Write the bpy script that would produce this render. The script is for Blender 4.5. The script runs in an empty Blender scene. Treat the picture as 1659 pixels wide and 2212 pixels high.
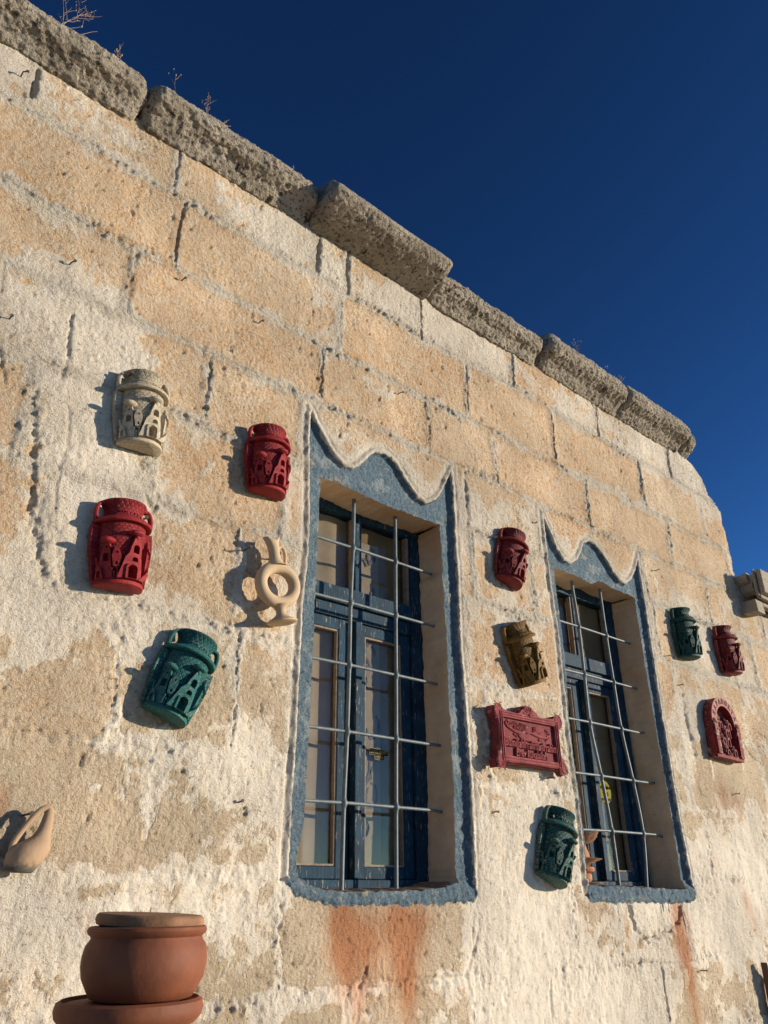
import bpy, bmesh, math, random
import numpy as np
from mathutils import Matrix, Vector

# ------------------------------------------------------------------ camera, world, sun
sc = bpy.context.scene
CX, CY, F = 829.5, 1106.0, 1724.14
ROT = np.array([[0.74862603, -0.28162681, -0.60020447],
                [-0.66293472, -0.3299274, -0.67206061],
                [-0.00875361, 0.90101845, -0.43369244]])
DIST, EYE = 2.0, 1.55
cam = bpy.data.cameras.new("camera")
camo = bpy.data.objects.new("camera", cam)
sc.collection.objects.link(camo)
m = Matrix([list(ROT[i]) + [0] for i in range(3)] + [[0, 0, 0, 1]])
m.translation = (0, -DIST, EYE)
camo.matrix_world = m
cam.sensor_fit = 'VERTICAL'; cam.sensor_height = 36.0; cam.sensor_width = 27.0
cam.lens = F / 2212 * 36.0
cam.clip_start = 0.05; cam.clip_end = 3000
sc.camera = camo
sc.render.resolution_x = 768; sc.render.resolution_y = 1024
sc.view_settings.view_transform = 'Standard'
sc.view_settings.look = 'None'
sc.view_settings.exposure = 0.22
sc.view_settings.gamma = 1.0
sc.view_settings.use_curve_mapping = False

SUN = Vector((1.2, -1.0, 0.24)).normalized()
elev = math.asin(SUN.z)
azim = math.atan2(SUN.x, SUN.y)
world = bpy.data.worlds.new("World"); sc.world = world
world.use_nodes = True
nt = world.node_tree; nt.nodes.clear()
sky = nt.nodes.new("ShaderNodeTexSky"); sky.sky_type = 'NISHITA'
sky.sun_disc = False; sky.sun_elevation = elev; sky.sun_rotation = azim
sky.altitude = 1100; sky.air_density = 0.7; sky.dust_density = 0.15; sky.ozone_density = 3.0
mul = nt.nodes.new("ShaderNodeMix"); mul.data_type = 'RGBA'; mul.blend_type = 'MULTIPLY'
mul.inputs[0].default_value = 1.0
mul.inputs[7].default_value = (0.56, 0.66, 0.60, 1)
gam = nt.nodes.new("ShaderNodeGamma"); gam.inputs[1].default_value = 1.62
bg = nt.nodes.new("ShaderNodeBackground"); bg.inputs[1].default_value = 0.11
out = nt.nodes.new("ShaderNodeOutputWorld")
nt.links.new(sky.outputs[0], gam.inputs[0]); nt.links.new(gam.outputs[0], mul.inputs[6]); nt.links.new(mul.outputs[2], bg.inputs[0])
nt.links.new(bg.outputs[0], out.inputs[0])
sl = bpy.data.lights.new("sun", 'SUN'); sl.energy = 5.0; sl.angle = math.radians(0.5)
sl.color = (1.0, 0.87, 0.68)
so = bpy.data.objects.new("sun", sl); sc.collection.objects.link(so)
so.rotation_euler = SUN.to_track_quat('Z', 'Y').to_euler()

random.seed(7)
COL = sc.collection

# ------------------------------------------------------------------ helpers
def W(px, py, Y=0.0):
    """where the sight line through a point of the photograph meets the plane y = Y"""
    d = ROT @ np.array([px - CX, -(py - CY), -F]); t = (DIST + Y) / d[1]
    return float(d[0] * t), float(EYE + d[2] * t)

def link(o, parent=None):
    COL.objects.link(o)
    if parent is not None: o.parent = parent
    return o

def empty(name, loc=(0, 0, 0), label=None, cat=None, group=None):
    o = bpy.data.objects.new(name, None); o.location = loc; o.empty_display_size = 0.05
    link(o); tag(o, label, cat, group); return o

def tag(o, label=None, cat=None, group=None, kind=None):
    if label: o['label'] = label
    if cat: o['category'] = cat
    if group: o['group'] = group
    if kind: o['kind'] = kind
    return o

def mesh_np(name, V, Fq, smooth=True, attr=None):
    """V (n,3), Fq (m,k) faces with k constant"""
    me = bpy.data.meshes.new(name)
    V = np.asarray(V, np.float32); Fq = np.asarray(Fq, np.int32); k = Fq.shape[1]
    me.vertices.add(len(V)); me.vertices.foreach_set("co", V.ravel())
    me.loops.add(Fq.size); me.loops.foreach_set("vertex_index", Fq.ravel())
    me.polygons.add(len(Fq))
    me.polygons.foreach_set("loop_start", np.arange(0, Fq.size, k, dtype=np.int32))
    me.polygons.foreach_set("loop_total", np.full(len(Fq), k, np.int32))
    me.polygons.foreach_set("use_smooth", np.full(len(Fq), smooth, bool))
    if attr is not None:
        a = me.attributes.new("tone", 'FLOAT_COLOR', 'POINT')
        a.data.foreach_set("color", np.asarray(attr, np.float32)[:, :4].ravel())
        if np.asarray(attr).shape[1] > 4:
            a = me.attributes.new("grit", 'FLOAT', 'POINT'); a.data.foreach_set("value", np.asarray(attr, np.float32)[:, 4].copy())
    me.update(calc_edges=True); me.validate()
    return me

class MB:
    """collects simple solids into one mesh"""
    def __init__(s): s.v = []; s.f = []
    def add(s, vs, fs):
        o = len(s.v); s.v += [tuple(v) for v in vs]; s.f += [tuple(i + o for i in f) for f in fs]; return s
    def box(s, x0, x1, y0, y1, z0, z1, jit=0.0):
        r = lambda: random.uniform(-jit, jit)
        vs = [(x + r(), y + r(), z + r()) for x in (x0, x1) for y in (y0, y1) for z in (z0, z1)]
        return s.add(vs, [(0, 1, 3, 2), (4, 6, 7, 5), (0, 4, 5, 1), (2, 3, 7, 6), (0, 2, 6, 4), (1, 5, 7, 3)])
    def tube(s, pts, rad, n=8, cap=True):
        pts = [Vector(p) for p in pts]
        if not hasattr(rad, '__len__'): rad = [rad] * len(pts)
        rings = []; up = Vector((0, 0, 1)); prev = None
        for i, p in enumerate(pts):
            a = pts[max(i - 1, 0)]; b = pts[min(i + 1, len(pts) - 1)]; t = (b - a).normalized()
            if prev is None:
                ref = up if abs(t.z) < 0.9 else Vector((1, 0, 0)); u = t.cross(ref).normalized()
            else:
                u = (prev - t * prev.dot(t)).normalized()
            prev = u; w = t.cross(u)
            rings.append([p + (u * math.cos(2 * math.pi * k / n) + w * math.sin(2 * math.pi * k / n)) * rad[i] for k in range(n)])
        vs = [v for r in rings for v in r]; fs = []
        for i in range(len(pts) - 1):
            for k in range(n):
                a = i * n + k; b = i * n + (k + 1) % n
                fs.append((a, b, b + n, a + n))
        if cap:
            fs.append(tuple(range(n))[::-1]); fs.append(tuple(range((len(pts) - 1) * n, len(pts) * n)))
        return s.add(vs, fs)
    def lathe(s, prof, n=48, a0=0.0, a1=2 * math.pi, c=(0, 0, 0), sy=1.0):
        """prof: (r, z) list; angle 0 looks to -Y"""
        full = abs(a1 - a0) > 6.28; m = n if full else n + 1; vs = []
        for r, z in prof:
            for k in range(m):
                a = a0 + (a1 - a0) * k / n
                vs.append((c[0] + r * math.sin(a), c[1] - r * math.cos(a) * sy, c[2] + z))
        fs = []
        for i in range(len(prof) - 1):
            for k in range(n if full else n):
                a = i * m + k; b = i * m + (k + 1) % m
                fs.append((a, b, b + m, a + m))
        return s.add(vs, fs)
    def ball(s, c, r, n=14, sc_=(1, 1, 1), jit=0.0):
        vs = []; fs = []; h = n // 2
        for i in range(h + 1):
            t = math.pi * i / h
            for k in range(n):
                a = 2 * math.pi * k / n; q = 1 + random.uniform(-jit, jit)
                vs.append((c[0] + r * sc_[0] * math.sin(t) * math.cos(a) * q, c[1] + r * sc_[1] * math.sin(t) * math.sin(a) * q, c[2] + r * sc_[2] * math.cos(t)))
        for i in range(h):
            for k in range(n):
                a = i * n + k; b = i * n + (k + 1) % n; fs.append((a, a + n, b + n, b))
        return s.add(vs, fs)
    def mesh(s, name, smooth=False):
        me = bpy.data.meshes.new(name); me.from_pydata(s.v, [], s.f); me.update()
        bm = bmesh.new(); bm.from_mesh(me); bmesh.ops.remove_doubles(bm, verts=bm.verts, dist=1e-6)
        bmesh.ops.recalc_face_normals(bm, faces=bm.faces); bm.to_mesh(me); bm.free()
        if smooth:
            for p in me.polygons: p.use_smooth = True
            try: me.set_sharp_from_angle(angle=math.radians(38))
            except Exception: pass
        return me
    def build(s, name, mat, parent=None, smooth=False, bevel=0.0):
        me = s.mesh(name, smooth)
        if bevel:
            bm = bmesh.new(); bm.from_mesh(me)
            bmesh.ops.bevel(bm, geom=[e for e in bm.edges if len(e.link_faces) == 2 and e.calc_face_angle(0) > 0.7], offset=bevel, segments=2, affect='EDGES', profile=0.6)
            bm.to_mesh(me); bm.free()
        me.materials.append(mat); return link(bpy.data.objects.new(name, me), parent)

_rt = {}
def gnoise(x, z, lam, seed):
    """2-D gradient noise, about -1..1, wavelength lam"""
    if seed not in _rt:
        r = np.random.RandomState(seed); _rt[seed] = (r.permutation(512), r.rand(512) * 2 * np.pi)
    pm, an = _rt[seed]
    u = x / lam + 1000.37; v = z / lam + 1000.71
    iu = np.floor(u).astype(np.int64); iv = np.floor(v).astype(np.int64); fu = u - iu; fv = v - iv
    def g(du, dv):
        h = pm[(pm[(iu + du) & 511] + iv + dv) & 511]; a = an[h]
        return np.cos(a) * (fu - du) + np.sin(a) * (fv - dv)
    su = fu * fu * fu * (fu * (fu * 6 - 15) + 10); sv = fv * fv * fv * (fv * (fv * 6 - 15) + 10)
    a = g(0, 0) * (1 - su) + g(1, 0) * su; b = g(0, 1) * (1 - su) + g(1, 1) * su
    return (a * (1 - sv) + b * sv) * 1.5
def fbm(x, z, lam, seed, octs=3, gain=0.5):
    s = 0; a = 1
    for i in range(octs): s = s + a * gnoise(x, z, lam / 2 ** i, seed + i * 17); a *= gain
    return s
def sstep(a, b, x):
    t = np.clip((x - a) / (b - a), 0, 1); return t * t * (3 - 2 * t)
def polydist(x, z, pts, closed=False):
    d = np.full(x.shape, 9.0); n = len(pts)
    for i in range(n if closed else n - 1):
        ax, az = pts[i]; bx, bz = pts[(i + 1) % n]
        lo = (x > min(ax, bx) - .1) & (x < max(ax, bx) + .1) & (z > min(az, bz) - .1) & (z < max(az, bz) + .1)
        if not lo.any(): continue
        X = x[lo]; Z = z[lo]; L = (bx - ax) ** 2 + (bz - az) ** 2 + 1e-12
        t = np.clip(((X - ax) * (bx - ax) + (Z - az) * (bz - az)) / L, 0, 1)
        d[lo] = np.minimum(d[lo], np.hypot(X - ax - t * (bx - ax), Z - az - t * (bz - az)))
    return d
def inside(x, z, pts):
    r = np.zeros(x.shape, bool); n = len(pts)
    for i in range(n):
        ax, az = pts[i]; bx, bz = pts[(i + 1) % n]
        c = ((az > z) != (bz > z))
        with np.errstate(divide='ignore', invalid='ignore'):
            r ^= c & (x < (bx - ax) * (z - az) / (bz - az + 1e-15) + ax)
    return r
def smooth_path(pts, sub=5):
    o = []; n = len(pts)
    for i in range(n - 1):
        p0 = np.array(pts[max(i - 1, 0)]); p1 = np.array(pts[i]); p2 = np.array(pts[i + 1]); p3 = np.array(pts[min(i + 2, n - 1)])
        for k in range(sub):
            t = k / sub
            o.append(tuple(.5 * ((2 * p1) + (-p0 + p2) * t + (2 * p0 - 5 * p1 + 4 * p2 - p3) * t * t + (-p0 + 3 * p1 - 3 * p2 + p3) * t ** 3)))
    o.append(tuple(pts[-1])); return o

# ------------------------------------------------------------------ materials
class NT:
    def __init__(s, name, rough=0.8):
        s.m = bpy.data.materials.new(name); s.m.use_nodes = True; s.t = s.m.node_tree
        s.b = s.t.nodes["Principled BSDF"]; s.b.inputs['Roughness'].default_value = rough
        s.tc = None
    def n(s, typ, **kw):
        nd = s.t.nodes.new(typ)
        for k, v in kw.items(): setattr(nd, k, v)
        return nd
    def l(s, a, b): s.t.links.new(a, b)
    def co(s):
        if not s.tc: s.tc = s.n("ShaderNodeTexCoord").outputs['Object']
        return s.tc
    def scaled(s, v):
        m_ = s.n("ShaderNodeMapping"); m_.inputs['Scale'].default_value = v; s.l(s.co(), m_.inputs[0]); return m_.outputs[0]
    def noise(s, scale, detail=4, rough=0.55, vec=None, dist=0.0):
        nd = s.n("ShaderNodeTexNoise"); nd.inputs['Scale'].default_value = scale; nd.inputs['Detail'].default_value = detail
        nd.inputs['Roughness'].default_value = rough; nd.inputs['Distortion'].default_value = dist
        s.l(vec if vec is not None else s.co(), nd.inputs['Vector']); return nd.outputs[0]
    def ramp(s, fac, stops):
        r = s.n("ShaderNodeValToRGB"); e = r.color_ramp.elements
        while len(e) < len(stops): e.new(0.5)
        for i, (p, c) in enumerate(stops):
            e[i].position = p; e[i].color = (c[0], c[1], c[2], 1) if hasattr(c, '__len__') else (c, c, c, 1)
        s.l(fac, r.inputs[0]); return r.outputs[0]
    def math(s, op, a, b=None, c=None, clamp=False):
        nd = s.n("ShaderNodeMath", operation=op, use_clamp=clamp)
        for i, v in enumerate((a, b, c)):
            if v is None: continue
            if isinstance(v, (int, float)): nd.inputs[i].default_value = v
            else: s.l(v, nd.inputs[i])
        return nd.outputs[0]
    def mix(s, fac, a, b, blend='MIX'):
        nd = s.n("ShaderNodeMix", data_type='RGBA', blend_type=blend)
        for i, v in ((0, fac), (6, a), (7, b)):
            if isinstance(v, (int, float)): nd.inputs[i].default_value = v
            elif isinstance(v, tuple): nd.inputs[i].default_value = (*v, 1)
            else: s.l(v, nd.inputs[i])
        return nd.outputs[2]
    def color(s, c):
        if isinstance(c, tuple): s.b.inputs['Base Color'].default_value = (*c, 1)
        else: s.l(c, s.b.inputs['Base Color'])
    def bump(s, h, dist, strength=1.0, prev=None):
        nd = s.n("ShaderNodeBump"); nd.inputs['Distance'].default_value = dist; nd.inputs['Strength'].default_value = strength
        s.l(h, nd.inputs['Height'])
        if prev is not None: s.l(prev, nd.inputs['Normal'])
        s.l(nd.outputs[0], s.b.inputs['Normal']); return nd.outputs[0]

def wall_material():
    M = NT("weathered_stone_wall", 0.93)
    M.b.inputs['Specular IOR Level'].default_value = 0.15
    at = M.n("ShaderNodeAttribute", attribute_name="tone")
    sep = M.n("ShaderNodeSeparateColor"); M.l(at.outputs['Color'], sep.inputs[0])
    wash, blue, rust, hue = sep.outputs[0], sep.outputs[1], sep.outputs[2], at.outputs['Alpha']
    n1 = M.noise(24, 7, 0.68); n2 = M.noise(120, 5, 0.65); n3 = M.noise(5, 5, 0.6); n4 = M.noise(330, 3, 0.6); n5 = M.noise(55, 4, 0.6)
    streak = M.noise(30, 4, 0.6, M.scaled((1.6, 1, .45)))
    stone = M.mix(hue, (0.70, 0.545, 0.37), (0.73, 0.455, 0.25))
    stone = M.mix(M.math('MULTIPLY', M.ramp(n3, [(.35, 0), (.65, 1)]), .5), stone, (0.64, 0.50, 0.345))
    stone = M.mix(M.ramp(n1, [(.44, 0), (.66, .8)]), stone, (0.76, 0.625, 0.46))
    stone = M.mix(M.ramp(n2, [(.34, .65), (.43, 0)]), stone, (0.36, 0.23, 0.13))
    stone = M.mix(M.ramp(n2, [(.53, 0), (.66, .85)]), stone, (0.76, 0.65, 0.49))
    w = M.math('ADD', wash, M.math('MULTIPLY', M.math('SUBTRACT', n1, .5), .22))
    w = M.math('ADD', w, M.math('MULTIPLY', M.math('SUBTRACT', n5, .5), .22))
    w = M.math('ADD', w, M.math('MULTIPLY', M.math('SUBTRACT', n2, .5), .22))
    wm = M.ramp(w, [(.44, 0), (.52, .72), (.80, 1)])
    wc = M.mix(M.ramp(streak, [(.35, 0), (.65, 1)]), (0.68, 0.595, 0.475), (0.77, 0.70, 0.595))
    wc = M.mix(M.ramp(n2, [(.34, .75), (.45, 0)]), wc, (0.52, 0.43, 0.32))
    wc = M.mix(M.ramp(n3, [(.55, 0), (.70, .45)]), wc, (0.62, 0.53, 0.41))
    c = M.mix(M.math('MULTIPLY', wm, .92), stone, wc)
    r = M.math('MULTIPLY', rust, M.math('ADD', M.math('MULTIPLY', streak, .7), M.math('MULTIPLY', n2, 1.0)))
    c = M.mix(M.ramp(r, [(.10, 0), (.75, .85)]), c, (0.50, 0.195, 0.08))
    b = M.math('ADD', blue, M.math('MULTIPLY', M.math('SUBTRACT', n1, .5), .7))
    bc = M.mix(M.ramp(n2, [(.35, 0), (.65, 1)]), (0.105, 0.165, 0.215), (0.20, 0.265, 0.305))
    bc = M.mix(M.ramp(n4, [(.32, .8), (.43, 0)]), bc, (0.03, 0.055, 0.09))
    bc = M.mix(M.ramp(n5, [(.60, 0), (.70, .7)]), bc, (0.31, 0.35, 0.36))
    bc = M.mix(M.ramp(n1, [(.59, 0), (.65, .8)]), bc, (0.45, 0.37, 0.27))
    bc = M.mix(M.ramp(M.noise(11, 6, .7), [(.54, 0), (.62, .8)]), bc, (0.33, 0.37, 0.38))
    c = M.mix(M.ramp(b, [(.46, 0), (.52, 1)]), c, bc)
    M.color(c)
    gr = M.n("ShaderNodeAttribute", attribute_name="grit").outputs['Fac']
    h = M.math('ADD', M.math('MULTIPLY', M.noise(88, 6, .74), 1.0), M.math('MULTIPLY', M.noise(190, 4, .7), .55))
    pits = M.ramp(M.noise(70, 4, .7), [(.32, 1), (.38, 0)])
    h = M.math('SUBTRACT', h, M.math('MULTIPLY', pits, .7))
    h = M.math('MULTIPLY', h, gr)
    M.bump(h, 0.0165, 1.0)
    return M.m

def coping_material():
    M = NT("lichen_grey_stone", 0.95); M.b.inputs['Specular IOR Level'].default_value = 0.1
    n1 = M.noise(9, 6, .65); n2 = M.noise(70, 5, .65); n3 = M.noise(30, 5, .7)
    c = M.mix(M.ramp(n1, [(.35, 0), (.65, 1)]), (0.36, 0.305, 0.235), (0.55, 0.475, 0.38))
    c = M.mix(M.ramp(n2, [(.38, .85), (.47, 0)]), c, (0.11, 0.09, 0.06))
    c = M.mix(M.ramp(n3, [(.57, 0), (.63, .9)]), c, (0.06, 0.048, 0.034))
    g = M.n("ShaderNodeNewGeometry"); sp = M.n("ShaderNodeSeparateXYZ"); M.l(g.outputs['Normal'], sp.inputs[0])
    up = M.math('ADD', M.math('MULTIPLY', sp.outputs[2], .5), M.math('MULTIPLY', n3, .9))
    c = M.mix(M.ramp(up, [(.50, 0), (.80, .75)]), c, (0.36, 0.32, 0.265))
    M.color(c)
    M.bump(M.math('ADD', M.noise(60, 6, .7), M.math('MULTIPLY', M.noise(170, 4, .65), .5)), 0.020, 1.0)
    return M.m

def paint_material(name, base, hatch=False, chip=(0.30, 0.22, 0.14), chipamt=0.0, dust=0.25, rough=.62):
    M = NT(name, rough); M.b.inputs['Specular IOR Level'].default_value = 0.3
    n1 = M.noise(22, 5, .6); n2 = M.noise(120, 4, .6)
    d = tuple(x * .62 for x in base); l_ = tuple(min(1, x * 1.25 + .012) for x in base)
    c = M.mix(M.ramp(n1, [(.3, 0), (.7, 1)]), d, l_)
    c = M.mix(M.ramp(n2, [(.58, 0), (.75, dust)]), c, tuple(min(1, x * .6 + .14) for x in base))
    if chipamt > 0:
        g = M.n("ShaderNodeNewGeometry")
        p = M.math('ADD', M.math('MULTIPLY', M.math('SUBTRACT', g.outputs['Pointiness'], .5), .35), M.noise(42, 5, .65))
        c = M.mix(M.ramp(p, [(.66 - chipamt, 0), (.70 - chipamt, 1)]), c, chip)
    M.color(c)
    h = M.noise(140, 4, .6); bm_ = M.bump(h, 0.002, 0.8)
    if hatch:
        ws = None
        for rz in (math.radians(40), math.radians(-40)):
            mp = M.n("ShaderNodeMapping"); mp.inputs['Rotation'].default_value = (0, rz, 0); M.l(M.co(), mp.inputs[0])
            wv = M.n("ShaderNodeTexWave"); wv.wave_type = 'BANDS'; wv.bands_direction = 'X'; wv.inputs['Scale'].default_value = 7.5
            M.l(mp.outputs[0], wv.inputs[0]); r = M.ramp(wv.outputs[1], [(.05, 0), (.35, 1)])
            ws = r if ws is None else M.math('MULTIPLY', ws, r)
        M.bump(ws, 0.008, 1.0, bm_)
    return M.m

def wood_paint_material():
    M = NT("worn_blue_painted_wood", 0.65); M.b.inputs["Specular IOR Level"].default_value = 0.2
    g1 = M.noise(26, 6, .7, M.scaled((6, 6, .5)))
    n2 = M.noise(14, 5, .6); n3 = M.noise(60, 4, .6, M.scaled((3, 3, .4)))
    c = M.mix(M.ramp(n2, [(.3, 0), (.7, 1)]), (0.004, 0.020, 0.042), (0.010, 0.050, 0.090))
    c = M.mix(M.ramp(g1, [(.58, 0), (.70, .5)]), c, (0.07, 0.125, 0.15))
    c = M.mix(M.ramp(n3, [(.62, 0), (.66, .9)]), c, (0.30, 0.25, 0.19))
    M.color(c); M.bump(g1, 0.004, 0.8); return M.m

def grey_wood_material():
    M = NT("weathered_grey_wood", 0.85)
    g1 = M.noise(20, 6, .7, M.scaled((.5, 5, 7))); n2 = M.noise(7, 4, .6)
    c = M.mix(M.ramp(g1, [(.3, 0), (.7, 1)]), (0.19, 0.155, 0.11), (0.45, 0.39, 0.30))
    c = M.mix(M.ramp(n2, [(.55, 0), (.75, .5)]), c, (0.16, 0.12, 0.08))
    M.color(c); M.bump(g1, 0.006, 0.8); return M.m

def simple(name, c, rough=.8, noise=30, var=.25, bump=0.0015, metal=0.0, stretch=None):
    M = NT(name, rough); v = M.scaled(stretch) if stretch else None
    n1 = M.noise(noise, 5, .6, v)
    M.color(M.mix(M.ramp(n1, [(.3, 0), (.7, 1)]), tuple(x * (1 - var) for x in c), tuple(min(1, x * (1 + var)) for x in c)))
    M.b.inputs['Metallic'].default_value = metal
    if bump: M.bump(M.noise(noise * 4, 4, .6), bump, .8)
    return M.m

MW = wall_material()
MCOP = coping_material()
MWOOD = wood_paint_material()
MGREY = grey_wood_material()
MBAR = None
def bar_material():
    M = NT("grey_blue_painted_iron", 0.5)
    n = M.noise(60, 5, .65); n2 = M.noise(25, 4, .6)
    c = M.mix(M.ramp(n2, [(.3, 0), (.7, 1)]), (0.075, 0.10, 0.11), (0.15, 0.185, 0.195))
    c = M.mix(M.ramp(n, [(.62, 0), (.70, .8)]), c, (0.22, 0.13, 0.08))
    M.color(c); M.bump(n, .0015, .8); return M.m
MBAR = bar_material()
MREV = None
def reveal_material():
    M = NT("smooth_beige_plaster", 0.9)
    n = M.noise(9, 5, .6); n2 = M.noise(45, 5, .6); n3 = M.noise(3.0, 4, .6)
    c = M.mix(M.ramp(n, [(.3, 0), (.7, 1)]), (0.56, 0.42, 0.27), (0.70, 0.56, 0.39))
    c = M.mix(M.ramp(n3, [(.50, 0), (.66, .65)]), c, (0.56, 0.31, 0.16))
    c = M.mix(M.ramp(n2, [(.64, 0), (.72, .6)]), c, (0.22, 0.15, 0.09))
    M.color(c); M.bump(M.noise(60, 5, .6), .004, .7); return M.m
MREV = reveal_material()
MSILL = simple("dusty_sill_plaster", (0.30, 0.19, 0.11), .95, 40, .35, .004)
MCURT = simple("off_white_curtain_cloth", (0.25, 0.20, 0.14), .95, 12, .12, 0)
MCURT2 = simple("beige_curtain_cloth", (0.19, 0.13, 0.068), .95, 12, .15, 0)
MMARK = simple("faded_grey_paint_marks", (0.12, 0.105, 0.10), .95, 30, .2, 0)
MBEAD = simple("bare_putty_and_wood", (0.24, 0.19, 0.145), .85, 60, .3, .002)
MNAIL = simple("rusty_iron", (0.055, 0.032, 0.022), .7, 200, .4, .0005)
MTERRA = simple("dark_terracotta", (0.19, 0.052, 0.018), .72, 9, .30, .0012)
MTERRA2 = simple("orange_terracotta", (0.40, 0.16, 0.07), .78, 18, .2, .0012)
MPALE = simple("pale_buff_clay", (0.52, 0.37, 0.225), .8, 12, .10, .0006)
MLID = simple("flaking_ochre_clay", (0.25, 0.125, 0.062), .85, 16, .45, .002)
MDARK = simple("near_black_backing", (0.02, 0.018, 0.015), .9, 5, .2, 0)  # near-black, the unlit room's shade put into the backing panels' colour
MWEED = simple("dry_weed_stalk", (0.36, 0.25, 0.14), .9, 100, .3, 0)
MGROUND = simple("pale_dusty_paving", (0.42, 0.36, 0.27), .95, 3, .2, .004)
def glass_material():
    M = NT("window_glass", .05); M.t.nodes.remove(M.b)
    lw = M.n("ShaderNodeLayerWeight"); lw.inputs[0].default_value = .5
    tr = M.n("ShaderNodeBsdfTransparent"); tr.inputs[0].default_value = (.93, .93, .92, 1)
    gl = M.n("ShaderNodeBsdfGlossy"); gl.inputs['Roughness'].default_value = .03
    mx = M.n("ShaderNodeMixShader"); M.l(M.math("ADD", M.math("MULTIPLY", M.math("POWER", lw.outputs[1], 4.5), .40), .018), mx.inputs[0]); M.l(tr.outputs[0], mx.inputs[1]); M.l(gl.outputs[0], mx.inputs[2])
    M.l(mx.outputs[0], M.t.nodes["Material Output"].inputs[0]); return M.m
MGLASS = glass_material()

# ------------------------------------------------------------------ ground
g = MB()
g.box(-600, 600, -600, 600, -0.3, 0.0)
ground = g.build("ground", MGROUND); tag(ground, kind='structure')

# ------------------------------------------------------------------ the stone house
house = empty("stone_house", (2.3, 0.2, 0), "old house front of whitewashed ochre stone blocks under grey coping stones", "house")
HO = Vector(house.location)
def hp(o):      # parent to the house and keep the world position
    o.parent = house; o.matrix_parent_inverse = Matrix.Translation(-HO); return o

OPEN = [dict(xl=1.478, xr=2.092, zb=1.570, zt=2.882,
             L=[(1.57, -.004), (1.60, -.02), (1.615, -.030), (1.641, -.037), (1.67, -.027), (1.76, -.010), (1.87, -.008), (2.1, 0), (2.36, .003), (2.886, .012)],
             R=[(1.57, -.004), (1.9, .006), (2.1, .006), (2.9, -.002)],
             B=[(1.47, .016), (1.52, .002), (1.6, -.005), (1.9, -.003), (2.02, .008), (2.09, .02)],
             T=[(1.47, .002), (1.57, .010), (1.7, -.002), (1.82, -.008), (2.09, 0)]),
        dict(xl=2.825, xr=3.480, zb=1.572, zt=2.890,
             L=[(1.57, -.016), (1.75, 0), (2.2, -.012), (2.5, .002), (2.8, -.005), (2.89, -.014)],
             R=[(1.57, .020), (2.0, .02), (2.4, -.006), (2.9, -.010)],
             B=[(2.8, .008), (3.1, .002), (3.5, -.008)],
             T=[(2.8, -.004), (3.02, -.004), (3.10, -.016), (3.17, .02), (3.3, .006), (3.48, .004)])]
for o in OPEN:
    k_ = 1.0075
    for key in ('L', 'R'): o[key] = [(1.55 + (a - 1.55) * k_, b_) for a, b_ in o[key]]
    for key in ('B', 'T'): o[key] = [(a * k_, b_) for a, b_ in o[key]]
    o['xl'] *= k_; o['xr'] *= k_; o['zt'] = 1.55 + (o['zt'] - 1.55) * k_
RIDGE = [[(1.409, 1.60), (1.412, 1.80), (1.419, 2.0), (1.421, 2.15), (1.424, 2.4), (1.436, 2.55), (1.440, 2.67), (1.432, 2.9), (1.424, 3.03), (1.430, 3.155),
          (1.466, 3.099), (1.508, 3.045), (1.551, 2.997), (1.593, 2.975), (1.629, 2.977), (1.666, 3.007), (1.704, 3.054), (1.736, 3.086), (1.782, 3.098),
          (1.822, 3.092), (1.862, 3.067), (1.895, 3.027), (1.928, 2.993), (1.962, 2.965), (2.010, 2.956), (2.055, 2.984), (2.094, 3.032), (2.127, 3.096), (2.166, 3.168),
          (2.170, 2.946), (2.173, 2.668), (2.165, 2.40), (2.176, 2.239), (2.183, 2.055), (2.185, 1.923), (2.181, 1.754), (2.177, 1.594), (2.172, 1.545)],
         [(2.797, 1.563), (2.795, 1.614), (2.803, 1.744), (2.801, 1.878), (2.795, 2.046), (2.791, 2.25), (2.788, 2.414), (2.789, 2.577), (2.780, 2.695), (2.769, 2.841), (2.767, 2.995), (2.764, 3.15),
          (2.809, 3.07), (2.852, 2.992), (2.899, 2.947), (2.947, 2.944), (3.002, 2.98), (3.036, 3.027), (3.063, 3.078), (3.12, 3.108), (3.171, 3.103), (3.219, 3.077), (3.264, 3.038), (3.307, 2.988),
          (3.354, 2.955), (3.400, 2.953), (3.456, 2.991), (3.511, 3.057), (3.566, 3.152), (3.556, 3.039), (3.553, 2.923), (3.554, 2.783), (3.553, 2.647), (3.551, 2.437), (3.549, 2.30), (3.554, 2.217), (3.557, 2.019), (3.561, 1.83), (3.574, 1.678), (3.582, 1.545)]]
BOT = [[(2.166, 1.529), (2.074, 1.528), (1.958, 1.525), (1.796, 1.522), (1.695, 1.527), (1.608, 1.523), (1.561, 1.529), (1.488, 1.543), (1.443, 1.556), (1.412, 1.582)],
       [(3.575, 1.515), (3.40, 1.512), (3.275, 1.515), (3.1, 1.518), (2.961, 1.517), (2.809, 1.528)]]
SURR = [RIDGE[i] + BOT[i] for i in range(2)]

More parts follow.
